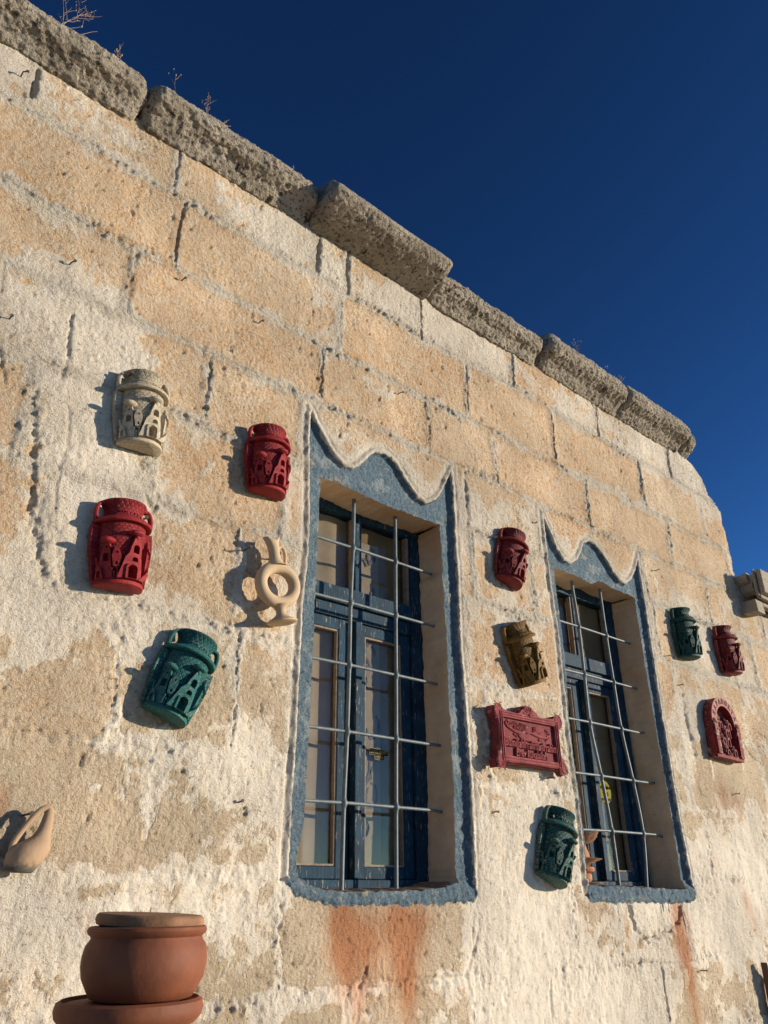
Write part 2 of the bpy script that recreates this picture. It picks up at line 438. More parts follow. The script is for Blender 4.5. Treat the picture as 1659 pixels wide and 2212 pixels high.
def pw(tab, v):
    a = np.array(tab); return np.interp(v, a[:, 0], a[:, 1])
def warp(x, z):
    """slightly irregular opening edges: bends the grid lines of the wall"""
    X = x.copy(); Z = z.copy()
    for o in OPEN:
        inz = sstep(o['zb'] - .05, o['zb'], z) * (1 - sstep(o['zt'], o['zt'] + .05, z))
        inx = sstep(o['xl'] - .05, o['xl'], x) * (1 - sstep(o['xr'], o['xr'] + .05, x))
        rg = gnoise(x, z, .05, 31) * .0035 + gnoise(x, z, .017, 32) * .0022
        rz = gnoise(x, z, .045, 33) * .004 + gnoise(x, z, .017, 34) * .0025
        for key, e in (('L', o['xl']), ('R', o['xr'])):
            w_ = np.clip(1 - np.abs(x - e) / .035, 0, 1) * inz; X = X + (pw(o[key], z) + rg) * w_
        for key, e in (('B', o['zb']), ('T', o['zt'])):
            w_ = np.clip(1 - np.abs(z - e) / .04, 0, 1) * inx; Z = Z + (pw(o[key], x) + rz) * w_
    return X, Z

ZED = np.array([0.0, .30, .55, .79, 1.04, 1.31, 1.605, 1.905, 2.27, 2.60, 2.905, 3.185, 3.46, 3.775, 4.3])
JT = [[-1, 0, 1, 2, 3, 4, 5, 6], [-.6, .5, 1.5, 2.4, 3.5, 4.6, 5.7], [-1, 0.1, 1, 2.1, 3, 4, 5.1, 6], [-.6, .3, 1.1, 1.9, 2.8, 3.6, 4.4, 5.6],
      [-.5, .4, 1.0, 1.35, 1.63, 2.14, 2.62, 3.243, 3.9, 4.6, 5.5], [-.4, .3, .95, 1.4, 2.15, 2.7, 2.99, 3.48, 4.2, 4.8, 5.8],
      [-.5, .5, .98, 1.38, 2.24, 2.62, 3.78, 4.35, 5.1, 6], [-.3, .35, .85, 1.205, 2.3, 2.75, 3.68, 3.95, 4.5, 5.3], [-.5, .615, 1.186, 2.2, 2.52, 3.72, 4.2, 4.85, 5.8],
      [-.4, .50, .87, 1.33, 2.26, 2.64, 3.62, 4.02, 4.68, 5.6], [-.5, .36, 1.022, 1.40, 2.24, 2.72, 3.16, 3.60, 4.25, 4.9, 5.8],
      [-.6, .1, .722, 1.485, 2.05, 2.46, 3.163, 3.93, 4.62, 5.5], [-.9, -.2, .855, 1.565, 2.30, 2.925, 3.725, 4.40, 5.2],
      [-.9, -.4, .306, .811, 1.442, 1.593, 2.022, 2.643, 3.356, 4.09, 4.50, 5.2]]
STRONG = [(.855, 3.49, 3.775, 1.3, .006), (2.022, 3.76, 4.0, 1.4, .008), (.811, 3.8, 4.0, 1.0, .006), (.306, 3.83, 3.97, 1.6, .013), (1.442, 3.79, 3.97, 1.2, .008), (1.593, 3.77, 3.98, 1.2, .009),
          (2.305, 3.50, 3.76, .9, .006), (2.925, 3.48, 3.76, 1.1, .007), (3.725, 3.48, 3.77, .9, .007), (3.163, 3.19, 3.46, .9, .006), (1.485, 3.24, 3.45, .9, .008), (2.643, 3.78, 3.99, .8, .006),
          (3.356, 3.79, 3.99, .9, .006), (1.022, 2.93, 3.18, .8, .006), (3.243, .9, 1.30, 1.3, .008), (4.09, 3.79, 3.99, .8, .007), (1.205, 1.92, 2.27, .5, .004)]
LINES = [  # (polyline, depth, width) cracks, troughs and carved lines
    ([(.50, 2.80), (.525, 2.70), (.545, 2.55), (.56, 2.44), (.60, 2.33), (.63, 2.28)], .0125, .013),
    ([(.60, 2.79), (.615, 2.68), (.605, 2.56), (.625, 2.42), (.66, 2.30)], .005, .006),
    ([(.29, 3.14), (.34, 3.06), (.36, 2.98), (.39, 2.90), (.43, 2.80)], .008, .005),
    ([(.56, 3.10), (.57, 2.97), (.565, 2.88)], .010, .006),
    ([(.86, 2.60), (.885, 2.56), (.90, 2.60), (.93, 2.59)], .010, .007),
    ([W(1356, 1952), W(1365, 1985), W(1378, 2018), W(1394, 2030), W(1420, 2026), W(1450, 2010), W(1468, 1990), W(1470, 1960)], .018, .006),
    ([W(1475, 1503), W(1483, 1545), W(1494, 1600), W(1502, 1632)], .016, .012),
    ([W(1463, 1420), W(1470, 1460), W(1476, 1503)], .006, .005),
    ([W(1502, 1632), W(1510, 1700), W(1522, 1750)], .005, .004),
    ([W(1352, 2084), W(1400, 2080), W(1450, 2083), W(1500, 2080)], .008, .006),
    ([W(747, 2128), W(780, 2110), W(850, 2120), W(930, 2113), W(1000, 2110), W(1020, 2060), W(1030, 2020)], .007, .005),
    ([W(770, 2212), W(776, 2150), W(790, 2100)], .006, .008),
    ([W(1040, 1560), W(1045, 1650), W(1040, 1800), W(1030, 1900)], .003, .004),
    ([W(1188, 2120), W(1195, 2212)], .006, .006),
    ([W(1600, 1600), W(1630, 1640), W(1659, 1660)], .008, .006),
    ([W(1560, 1395), W(1590, 1470), W(1615, 1560)], .005, .006),
]
BLOBS = [  # whitewash: x, z, rx, rz, amount
    (.62, 2.78, .22, .40, .75), (.72, 2.20, .25, .16, .45), (.50, 3.02, .35, .14, .45), (.90, 1.86, .13, .14, .45), (.75, 1.95, .25, .10, -.3),
    (.35, 2.60, .16, .22, -.7), (.72, 2.02, .12, .07, -.5), (1.10, 2.60, .22, .22, -.35), (.95, 2.35, .15, .1, -.2), (1.05, 3.05, .35, .12, -.35), (.55, 3.33, .5, .10, -.35),
    (.55, 3.60, .50, .10, -1.0), (1.20, 3.60, .33, .12, -.65), (1.1, 3.88, .5, .11, .35), (1.75, 3.88, .4, .10, .45), (2.3, 3.9, .5, .1, .35), (3.2, 3.88, .7, .10, .4), (.55, 3.9, .25, .08, .1),
    (1.15, 3.33, .33, .11, -.55), (1.5, 3.62, .10, .14, .5), (2.0, 3.55, .5, .14, -.35), (2.6, 3.6, .5, .14, -.45), (3.3, 3.6, .5, .13, -.45), (4.0, 3.6, .4, .14, -.35), (4.4, 3.85, .25, .2, .5),
    (2.0, 3.28, .6, .12, -.55), (2.75, 3.25, .6, .12, -.55), (3.5, 3.28, .6, .13, -.5), (4.2, 3.28, .4, .12, -.35), (1.95, 3.03, .2, .07, .25), (3.7, 3.02, .3, .10, .35), (3.95, 2.85, .3, .16, .45),
    (2.32, 2.95, .12, .12, .45), (2.5, 2.72, .16, .14, .45), (2.5, 2.35, .14, .14, -.15), (2.35, 2.30, .09, .2, .2), (2.55, 1.75, .25, .1, .4), (2.4, 1.95, .2, .1, -.2),
    (1.35, 2.60, .07, .25, .2), (1.30, 2.20, .15, .2, .1), (1.15, 1.95, .25, .12, .15), (1.05, 1.72, .3, .10, -.3), (.8, 1.70, .2, .10, -.35), (.9, 1.50, .4, .10, .3), (1.2, 1.42, .2, .1, .0),
    (1.75, 1.40, .35, .14, -.55), (1.75, 1.20, .2, .1, -.2), (2.45, 1.35, .35, .25, .85), (3.1, 1.42, .18, .1, .1), (3.0, 1.15, .3, .15, .55), (3.75, 1.55, .3, .25, .55), (4.2, 1.65, .4, .2, .45),
    (3.85, 2.4, .2, .2, .1), (3.72, 2.12, .1, .2, .35), (4.25, 2.0, .3, .15, -.4), (4.15, 2.5, .3, .12, -.25), (4.5, 2.5, .2, .3, .3), (3.9, 2.15, .12, .15, -.2), (3.95, 2.5, .1, .2, .4)]
RUST = [(1.60, 1.47, .06, .13, 1.1), (1.66, 1.38, .07, .16, .7), (1.74, 1.45, .08, .10, .6), (1.86, 1.42, .10, .18, 1.0), (1.66, 1.20, .03, .15, .35), (1.86, 1.22, .04, .15, .5), (1.9, 1.47, .08, .05, .5),
        (3.43, 1.42, .07, .18, 1.0), (3.45, 1.15, .045, .2, .75), (3.02, 1.42, .03, .08, .6), (4.00, 1.98, .09, .10, .55), (4.15, 1.93, .05, .07, .5), (3.8, 1.68, .05, .05, .4), (4.1, 1.4, .04, .06, .5),
        (.62, 1.74, .03, .06, .6), (1.45, 3.6, .1, .08, .2), (3.78, 2.02, .04, .06, .45), (4.05, 1.5, .05, .08, .5), (2.62, 1.45, .02, .05, .3), (.86, 1.50, .03, .04, .35)]

def blobsum(x, z, L):
    s = np.zeros(x.shape)
    for cx_, cz_, rx, rz, a in L: s += a * np.exp(-(((x - cx_) / rx) ** 2 + ((z - cz_) / rz) ** 2))
    return s

def wall_field(x, z):
    """height (towards the viewer), tone attributes, ids of the wall at (x, z)"""
    xw = x + gnoise(x, z, .22, 1) * .012 + gnoise(x, z, .05, 2) * .004
    zw = z + gnoise(x, z, .30, 3) * .014 + gnoise(x, z, .06, 4) * .006 + gnoise(x, z, .021, 6) * .0035
    xw = xw + gnoise(x, z, .021, 7) * .0035
    ci = np.clip(np.searchsorted(ZED, zw) - 1, 0, len(JT) - 1)
    si = np.zeros(x.shape, int); dj = np.full(x.shape, 9.0)
    for k in range(len(JT)):
        mk = ci == k
        if not mk.any(): continue
        j = np.array(JT[k]); xx = xw[mk]; s_ = np.searchsorted(j, xx); si[mk] = s_
        a = j[np.clip(s_ - 1, 0, len(j) - 1)]; b = j[np.clip(s_, 0, len(j) - 1)]
        dj[mk] = np.minimum(np.abs(xx - a), np.abs(b - xx))
    dc = np.minimum(np.abs(zw - ZED[ci]), np.abs(ZED[np.clip(ci + 1, 0, len(ZED) - 1)] - zw))
    sid = ci * 32 + si
    rs = np.random.RandomState(5); rnd = rs.rand(3, 2048)
    so_, sh, stx = rnd[0][sid], rnd[1][sid], rnd[2][sid]
    d = np.minimum(dj, dc)
    upper = sstep(1.9, 3.0, z)
    gj = np.clip(.45 + .9 * fbm(x, z, .25, 41, 2), 0, 1.3) * (.30 + .70 * upper)
    med = fbm(x, z, .09, 51, 3)
    fine = fbm(x, z, .020, 61, 2, .6)
    f2 = gnoise(x, z, .0105, 71)
    # whitewash amount
    wash = .385 + .16 * fbm(x, z, .045, 87, 3, .7) + blobsum(x, z, BLOBS) + .42 * fbm(x, z, .40, 81, 2) + .30 * fbm(x, z, .11, 85, 3, .6) - (stx - .5) * .25 * upper
    wash = wash + np.exp(-(d / (.022 + .012 * gnoise(x, z, .1, 88))) ** 2) * (.50 + .22 * upper + .35 * gnoise(x, z, .15, 89)) + .10 * sstep(2.2, 1.3, z)
    wv = sstep(.455, .535, wash)
    h = .007 * fbm(x, z, .7, 91, 2) + (so_ - .5) * .010 * (.4 + .6 * upper) * sstep(0, .02, d) + .0034 * med
    h += (.0016 * fine + .0025 * f2 - .0030 * sstep(.5, .8, gnoise(x, z, .017, 75) + .3 * f2)) * (1 - .45 * wv * (1 - .6 * upper)) * np.clip(.9 + .8 * gnoise(x, z, .22, 73), .25, 1.7)
    h -= .0045 * so_ * np.exp(-(d / .011) ** 2) * (.35 + .65 * upper)
    h += wv * (.0030 + .0013 * fbm(x, z * .7, .045, 101, 3, .7))                      # whitewash lies lumpy on top
    pit = fbm(x, z, .034, 111, 2); h -= .006 * sstep(.62, .95, pit) * (1 - .3 * wv)
    pit2 = gnoise(x, z, .052, 115) + .35 * f2; h -= .009 * sstep(.86, 1.05, pit2)
    band = np.exp(-(d / (.022 + .016 * gnoise(x, z, .2, 120))) ** 2) * np.clip(.5 + gnoise(x, z, .3, 123), 0, 1.2); h += band * (.0085 * fbm(x, z, .036, 121, 3, .75) + .002 - .0015 * sstep(.3, .9, fbm(x, z, .022, 125, 3)))    # rough mortar bands
    cj = np.exp(-(dj / .0036) ** 2) * .8 + np.exp(-(dc / .0036) ** 2)
    h -= .0055 * gj * cj * np.clip(.7 + 1.0 * gnoise(x, z, .17, 122), 0, 1.3)
    for jx, z0, z1, s_, w_ in STRONG:
        mk = sstep(z0 - .01, z0 + .01, z) * (1 - sstep(z1 - .01, z1 + .01, z))
        h -= .013 * s_ * mk * np.clip(.85 + .6 * gnoise(x, z, .13, 127), .1, 1.5) * np.exp(-(np.abs(x + gnoise(x, z, .22, 1) * .012 + gnoise(x, z, .035, 128) * .006 + gnoise(x, z, .014, 129) * .0035 - jx) / (w_ * (.50 + .3 * gnoise(x, z, .10, 130)) + .0008)) ** 2)
    for pts, dep, w_ in LINES:
        dd = polydist(x + gnoise(x, z, .03, 131) * .006 + gnoise(x, z, .014, 133) * .003, z + gnoise(x, z, .03, 132) * .007, pts)
        h -= dep * np.exp(-(dd / (w_ * (.75 + .35 * gnoise(x, z, .09, 134)) + .001)) ** 2) * (.85 + .5 * gnoise(x, z, .09, 135))
        if dep > .012: h += np.exp(-(dd / .035) ** 2) * .007 * fbm(x, z, .032, 136, 3, .7)
    rust = blobsum(x + .02 * gnoise(x, z, .08, 141), z, RUST) * (.8 + .35 * gnoise(x, z * .3, .07, 142))
    hue = np.clip(.15 + .55 * sh + .35 * upper + .3 * fbm(x, z, .3, 151, 2) - .5 * sstep(2.6, 1.7, z), 0, 1)
    blue = np.zeros(x.shape); reg = np.where((d < .0065) & (gj * (.3 + upper) > .25), 1, 0)      # 1 mortar
    for i in range(2):
        r = RIDGE[i]; dd = polydist(x + gnoise(x, z, .02, 161) * .002, z + gnoise(x, z, .02, 162) * .002, r)
        db = polydist(x, z + gnoise(x, z, .03, 165) * .008, BOT[i])
        ins = inside(x, z + gnoise(x, z, .03, 165) * .008, SURR[i])
        near = np.exp(-(dd / .05) ** 2)
        h = h * (1 - .75 * np.maximum(near, ins * .8))
        rec = np.where(ins, sstep(.006, .015, dd), 0) * sstep(1.56, 1.60, z)
        h -= .019 * rec
        h += .0055 * np.exp(-(dd / .0065) ** 2) * (1 + .4 * gnoise(x, z, .03, 168))
        h -= np.where(ins, 0, .0045 * np.exp(-((dd - .017) / .006) ** 2)) * (1 + .6 * gnoise(x, z, .05, 169))
        h += np.where(ins, .0012 * fine + .0012 * f2 + .0012 * fbm(x, z, .05, 171, 2), 0)
        low = ins & (z < 1.60); h += np.where(low, .006 * sstep(0, .012, db) + .004 * fbm(x, z, .03, 175, 2), 0)
        b_ = np.where(ins, np.maximum(sstep(.006, .0105, dd + .003 * gnoise(x, z, .03, 178)), sstep(1.585, 1.575, z)), 0)
        blue = np.maximum(blue, b_)
        wash = np.where(near > .6, np.maximum(wash, .85), wash)
        reg = np.where(ins, np.where((dd < .0115) & (z > 1.56), 3, 2), reg)
        reg = np.where(~ins & (dd < .0115), 3, reg)
    # paint runs under the second window
    for rx, rz0, rz1 in ((3.30, 1.46, 1.52), (3.36, 1.475, 1.52), (3.315, 1.48, 1.52), (2.985, 1.43, 1.52), (3.475, 1.33, 1.45), (3.47, 1.43, 1.52)):
        mk = (np.abs(x - rx) < .004) & (z > rz0) & (z < rz1); blue = np.where(mk, .75, blue)
    grit = np.clip(.95 + .55 * fbm(x, z, .35, 181, 2) + .8 * np.exp(-(d / .022) ** 2) * upper - .35 * wv * sstep(2.6, 1.6, z) - .5 * np.exp(-(((x - 2.5) / .3) ** 2 + ((z - 1.3) / .22) ** 2)), .3, 1.7) * (1 - .35 * wv * (1 - .5 * upper))
    grit = np.where(blue > .5, .75, grit)
    tone = np.stack([np.clip(wash, 0, 1), blue, np.clip(rust, 0, 1), hue, grit], -1)
    return h, tone, reg, sid

def build_wall():
    def lines(segs):
        o = []
        for a, b, st in segs:
            n = max(1, int(round((b - a) / st))); o += list(np.linspace(a, b, n, endpoint=False))
        o.append(segs[-1][1]); return np.array(o)
    xs = lines([(-1.2, 0, .03), (0, .15, .01), (.15, 1.36, .0042), (1.36, OPEN[0]['xl'], .0032), (OPEN[0]['xl'], OPEN[0]['xr'], .0038), (OPEN[0]['xr'], 2.24, .0032), (2.24, 2.75, .0048), (2.75, OPEN[1]['xl'], .0036), (OPEN[1]['xl'], OPEN[1]['xr'], .0045), (OPEN[1]['xr'], 3.62, .0036),
                (3.62, 4.75, .007), (4.75, 5.2, .011), (5.2, 7.0, .04)])
    zs = lines([(0, .85, .03), (.85, 1.0, .01), (1.0, 1.5, .005), (1.5, 1.572, .0036), (1.572, 2.882, .0046), (2.882, 3.19, .0042), (3.19, 4.05, .0048)])
    # the openings' edges are grid lines
    for o in OPEN:
        for key in ('xl', 'xr'): xs[np.argmin(abs(xs - o[key]))] = o[key]
        for key in ('zb', 'zt'):
            o[key] = float(zs[np.argmin(abs(zs - o[key]))])
    X0, Z0 = np.meshgrid(xs, zs); X, Z = warp(X0, Z0)
    h, tone, reg, sid = wall_field(X, Z)
    nz, nx = X.shape
    cxm = (X0[:-1, :-1] + X0[1:, 1:]) / 2; czm = (Z0[:-1, :-1] + Z0[1:, 1:]) / 2
    keep = np.ones(cxm.shape, bool)
    hole = np.zeros(cxm.shape, bool)
    for o in OPEN: hole |= (cxm > o['xl']) & (cxm < o['xr']) & (czm > o['zb']) & (czm < o['zt'])
    topedge = [(-2, 4.02), (4.25, 4.02), (4.29, 4.0), (4.40, 3.965), (4.47, 3.92), (4.52, 3.85), (4.565, 3.79), (4.62, 3.75), (4.655, 3.73), (4.672, 3.60), (4.678, 3.49), (4.668, 3.3), (4.652, 3.25), (9, 3.25), (9, -1), (-2, -1)]
    rough = .010
    ok = inside(cxm + gnoise(cxm, czm, .06, 201) * rough, czm + gnoise(cxm, czm, .08, 202) * rough, topedge)
    keep = ok & ~hole
    Rg = reg[:-1, :-1]; Sd = sid[:-1, :-1]
    V = np.stack([X, -h, Z], -1).reshape(-1, 3); T = tone.reshape(-1, 5)
    idx = np.arange(nz * nx).reshape(nz, nx)
    Q = np.stack([idx[:-1, :-1], idx[:-1, 1:], idx[1:, 1:], idx[1:, :-1]], -1)
    def piece(name, mask):
        q = Q[mask]
        if len(q) == 0: return None
        u, inv = np.unique(q.ravel(), return_inverse=True)
        me = mesh_np(name, V[u], inv.reshape(-1, 4), True, T[u]); me.materials.append(MW)
        o = bpy.data.objects.new(name, me); COL.objects.link(o); return hp(o)
    crumbs = np.zeros(keep.shape, bool)
    for i in range(2):
        side = (cxm < 2.5) if i == 0 else (cxm > 2.5)
        o = piece("window_surround", keep & (Rg == 2) & side)
        if o: o['label'] = "dusty blue painted band around the " + ("larger near window" if i == 0 else "far window")
        o = piece("moulding", keep & (Rg == 3) & side)
    st = keep & (Rg == 0)
    for s in np.unique(Sd[st]):
        m_ = st & (Sd == s); rz = np.nonzero(m_.any(1))[0]; rx = np.nonzero(m_.any(0))[0]
        sl_ = (slice(rz[0], rz[-1] + 1), slice(rx[0], rx[-1] + 1)); mm = m_[sl_]
        lab = np.where(mm, np.arange(1, mm.size + 1).reshape(mm.shape), 0)
        for it in range(4000):      # flood the largest label through each connected patch
            n = lab.copy()
            n[1:] = np.maximum(n[1:], lab[:-1]); n[:-1] = np.maximum(n[:-1], lab[1:]); n[:, 1:] = np.maximum(n[:, 1:], lab[:, :-1]); n[:, :-1] = np.maximum(n[:, :-1], lab[:, 1:])
            n[~mm] = 0
            if (n == lab).all(): break
            lab = n
        for l_ in np.unique(lab[mm]):
            pm_ = lab == l_; big = np.zeros_like(m_); big[sl_] = pm_
            if pm_.sum() >= 260: piece("stone", big)
            else: crumbs |= big
    o = piece("mortar", (keep & (Rg == 1)) | crumbs); o['kind'] = "stuff"
    # thickness along the free outer edge of the wall
    out_ = ~ok; ev = []; ef = []
    def quad(a, b):
        n = len(ev); pa, pb = V[a], V[b]
        for dep in (0, .14, .45):
            for p in (pa, pb): ev.append((p[0], p[1] + dep, p[2]))
        ef.append((n, n + 1, n + 3, n + 2)); ef.append((n + 2, n + 3, n + 5, n + 4))
    kk = ok
    iz, ix = np.nonzero(kk[:-1, :] & ~kk[1:, :])
    for a, b in zip(iz, ix): quad(idx[a + 1, b], idx[a + 1, b + 1])
    iz, ix = np.nonzero(kk[:, :-1] & ~kk[:, 1:])
    for a, b in zip(iz, ix): quad(idx[a, b + 1], idx[a + 1, b + 1])
    me = mesh_np("wall_end", np.array(ev), np.array(ef), False, np.tile([.6, 0, 0, .3, 1.2], (len(ev), 1))); me.materials.append(MW)
    o = bpy.data.objects.new("wall_end", me); COL.objects.link(o); hp(o)
    # reveals
    for i, o in enumerate(OPEN):
        splay = .035
        ys = np.array([0, .004, .012, .03, .06, .09, .12, .15, .18, .24])
        def strip(name, cx_, cz_, vx, vz, mat, rough=.002):
            """cx_, cz_ front edge samples (grid coords); vx, vz shift at full depth"""
            xw_, zw_ = warp(cx_, cz_); hh = wall_field(xw_, zw_)[0]
            n = len(xw_); P = []
            for j, y in enumerate(ys):
                t = y / .24; r = gnoise(xw_ + zw_ * 1.3, np.full(n, y), .05, 211 + i) * rough * min(1, y / .02)
                P.append(np.stack([xw_ + vx * t + (r if abs(vx) > 0 else 0), -hh * (1 - sstep(0, .05, y)) + y, zw_ + vz * t + (r if abs(vz) > 0 else 0)], -1))
            P = np.array(P).reshape(-1, 3); ii = np.arange(len(ys) * n).reshape(len(ys), n)
            q = np.stack([ii[:-1, :-1], ii[:-1, 1:], ii[1:, 1:], ii[1:, :-1]], -1).reshape(-1, 4)
            me = mesh_np(name, P, q, True, np.tile([.2, 0, 0, .3, 1], (len(P), 1))); me.materials.append(mat)
            return hp(link(bpy.data.objects.new(name, me)))
        zz = zs[(zs >= o['zb'] - 1e-6) & (zs <= o['zt'] + 1e-6)]; xx = xs[(xs >= o['xl'] - 1e-6) & (xs <= o['xr'] + 1e-6)]
        strip("reveal", np.full(len(zz), o['xl']), zz, -.03, 0, MREV)
        strip("reveal", np.full(len(zz), o['xr']), zz, -.0001 if i else .012, 0, MREV, .003)
        strip("soffit", xx, np.full(len(xx), o['zt']), 0, .010, MREV, .004)
        strip("sill", xx, np.full(len(xx), o['zb']), 0, .012, MSILL, .005)
build_wall()

# hidden bulk of the building behind the front
b = MB(); b.box(-1.2, 1.38, .10, .44, 0.01, 3.95).box(2.18, 2.75, .10, .44, .01, 3.95).box(3.56, 4.6, .10, .44, .01, 3.95).box(4.7, 7.0, .1, .44, .01, 3.2)
b.box(1.38, 2.18, .10, .44, .01, 1.50).box(2.75, 3.56, .10, .44, .01, 1.50).box(1.38, 2.18, .10, .44, 2.99, 3.95).box(2.75, 3.56, .10, .44, 2.99, 3.95)
hp(b.build("wall_core", MREV))
b = MB(); b.box(-1.2, 4.55, .45, 5.0, .01, 3.9).box(4.55, 7.0, .45, 5, .01, 3.22)
hp(b.build("back_of_house", MREV))
b = MB(); b.box(-1.2, 4.3, .02, 5.0, 4.02, 4.09, 0); hp(b.build("unseen_roof_slab", MCOP))  # unseen flat slab, added to block sun and sky

# ------------------------------------------------------------------ coping stones
def coping(x0, x1, over, ztop, zlow, seed, taper=.0, roundy=1.0, tilt=0.0):
    prof = [(.02, 3.985), (-.01, 3.985), (-over * .45, zlow - .03), (-over * .85, zlow - .005), (-over, zlow + .025), (-over * .98, zlow + .05), (-over * .75, ztop - .02), (-over * .35, ztop), (.12, ztop + .012), (.3, ztop), (.3, 3.99), (.15, 3.985)]
    pp = np.array(prof + [prof[0]]); t_ = np.linspace(0, len(prof), 168, endpoint=False)
    Pl = np.stack([np.interp(t_, np.arange(len(pp)), pp[:, 0]), np.interp(t_, np.arange(len(pp)), pp[:, 1])], -1)
    Ps = np.array(smooth_path(prof + [prof[0]], 14)[:-1]); P = .75 * Pl + .25 * Ps; n = len(P)
    L = x1 - x0; m_ = max(16, int(L / .0048)); us = np.linspace(0, 1, m_ + 1)
    X = np.zeros((m_ + 1, n)); Y = X.copy(); Z = X.copy()
    cy_, cz_ = .02, 4.07
    for i, u in enumerate(us):
        e = min(u, 1 - u) * L; s_ = 1 - taper * (1 - min(1, e / .045)) ** 2.2
        X[i] = x0 + u * L; Y[i] = cy_ + (P[:, 0] - cy_) * s_; Z[i] = cz_ + (P[:, 1] - cz_) * s_ + tilt * (u - .5)
    s1 = np.cumsum(np.r_[0, np.hypot(*np.diff(P, axis=0).T)])[None, :] + seed * 3.1
    uu = X
    disp = .0065 * fbm(uu, s1 + 0 * X, .22, seed, 2) + .0032 * fbm(uu, s1 + 0 * X, .045, seed + 5, 2) + .0036 * gnoise(uu, s1 + 0 * X, .023, seed + 9) + .0034 * gnoise(uu, s1 + 0 * X, .0125, seed + 10)
    disp *= roundy; disp -= .010 * sstep(.55, .95, gnoise(uu, s1 + 0 * X, .11, seed + 21) + .2 * gnoise(uu, s1 + 0 * X, .02, seed + 22))
    pit = sstep(.5, .9, gnoise(uu, s1 + 0 * X, .05, seed + 11)); disp -= pit * .004 * roundy
    nx_ = np.gradient(P[:, 1]); ny_ = -np.gradient(P[:, 0]); l_ = np.hypot(nx_, ny_) + 1e-9
    sgn = -1.0 if ((nx_ * (P[:, 0] - cy_) + ny_ * (P[:, 1] - cz_)).mean() < 0) else 1.0
    Y += sgn * disp * (nx_ / l_)[None]; Z += sgn * disp * (ny_ / l_)[None]
    X += (.006 * gnoise(s1 + 0 * X, uu, .09, seed + 13)) * np.where(np.minimum(us, 1 - us) < .01, 2, 1)[:, None]
    V = np.stack([X, Y, Z], -1).reshape(-1, 3); ii = np.arange((m_ + 1) * n).reshape(m_ + 1, n)
    q = np.stack([ii[:-1], np.roll(ii, -1, 1)[:-1], np.roll(ii, -1, 1)[1:], ii[1:]], -1).reshape(-1, 4)
    V = list(map(tuple, V)); F_ = [tuple(int(a) for a in f) for f in q]
    for r, rev in ((0, False), (m_, True)):
        c = len(V); ring = ii[r]; cen = np.array([V[k] for k in ring]).mean(0); V.append((cen[0] + (-.012 if r == 0 else .012), cen[1], cen[2]))
        for k in range(n):
            a, b_ = int(ring[k]), int(ring[(k + 1) % n]); F_.append((b_, a, c) if not rev else (a, b_, c))
    me = bpy.data.meshes.new("coping_stone"); me.from_pydata(V, [], F_); me.update()
    bm = bmesh.new(); bm.from_mesh(me); bmesh.ops.recalc_face_normals(bm, faces=bm.faces); bm.to_mesh(me); bm.free()
    for p in me.polygons: p.use_smooth = True
    me.materials.append(MCOP); return hp(link(bpy.data.objects.new("coping_stone", me)))
coping(-.55, .640, .10, 4.15, 4.055, 301, .25)
coping(.652, 1.380, .11, 4.165, 4.06, 317, .30)
coping(1.392, 2.030, .200, 4.165, 4.030, 331, .03, .5, -.012)
coping(2.055, 2.835, .09, 4.15, 4.06, 347, .42)
coping(2.848, 3.545, .125, 4.19, 4.065, 359, .16, .9, -.01)
coping(3.557, 4.200, .13, 4.19, 4.06, 373, .14, .9)
coping(4.208, 4.335, .10, 4.165, 4.05, 389, .40)

# ------------------------------------------------------------------ windows
def text_mesh(txt, size, extr=.002, align='CENTER', bold=0.0, res=3, shear=0.0, sx=1.0):
    c = bpy.data.curves.new("t", 'FONT'); c.body = txt; c.size = size; c.extrude = extr; c.align_x = align; c.align_y = 'CENTER'
    c.offset = bold; c.resolution_u = res; c.shear = shear
    o = bpy.data.objects.new("t", c); me = bpy.data.meshes.new_from_object(o)
    bpy.data.objects.remove(o); bpy.data.curves.remove(c)
    n = len(me.vertices); co = np.zeros(n * 3); me.vertices.foreach_get("co", co); co = co.reshape(-1, 3)
    co[:, 0] *= sx; fs = [tuple(p.vertices) for p in me.polygons]; bpy.data.meshes.remove(me)
    return co, fs      # x right, y up, z thickness
def plate2d(outer, holes, th, bevel=0.0):
    c = bpy.data.curves.new("p", 'CURVE'); c.dimensions = '2D'; c.fill_mode = 'BOTH'; c.extrude = th / 2; c.bevel_depth = bevel; c.bevel_resolution = 1
    for poly in [outer] + list(holes):
        s = c.splines.new('POLY'); s.points.add(len(poly) - 1)
        for i, (a, b_) in enumerate(poly): s.points[i].co = (a, b_, 0, 1)
        s.use_cyclic_u = True
    o = bpy.data.objects.new("p", c); me = bpy.data.meshes.new_from_object(o)
    bpy.data.objects.remove(o); bpy.data.curves.remove(c)
    n = len(me.vertices); co = np.zeros(n * 3); me.vertices.foreach_get("co", co); co = co.reshape(-1, 3)
    fs = [tuple(p.vertices) for p in me.polygons]; bpy.data.meshes.remove(me)
    return co, fs
def flat_on_wall(co, x, y, z, rot=0.0):
    """2-D art (x right, y up, z thickness to the viewer) onto a plane facing -Y"""
    c, s = math.cos(rot), math.sin(rot)
    return [(x + a * c + b_ * s, y - t, z - a * s + b_ * c) for a, b_, t in co]

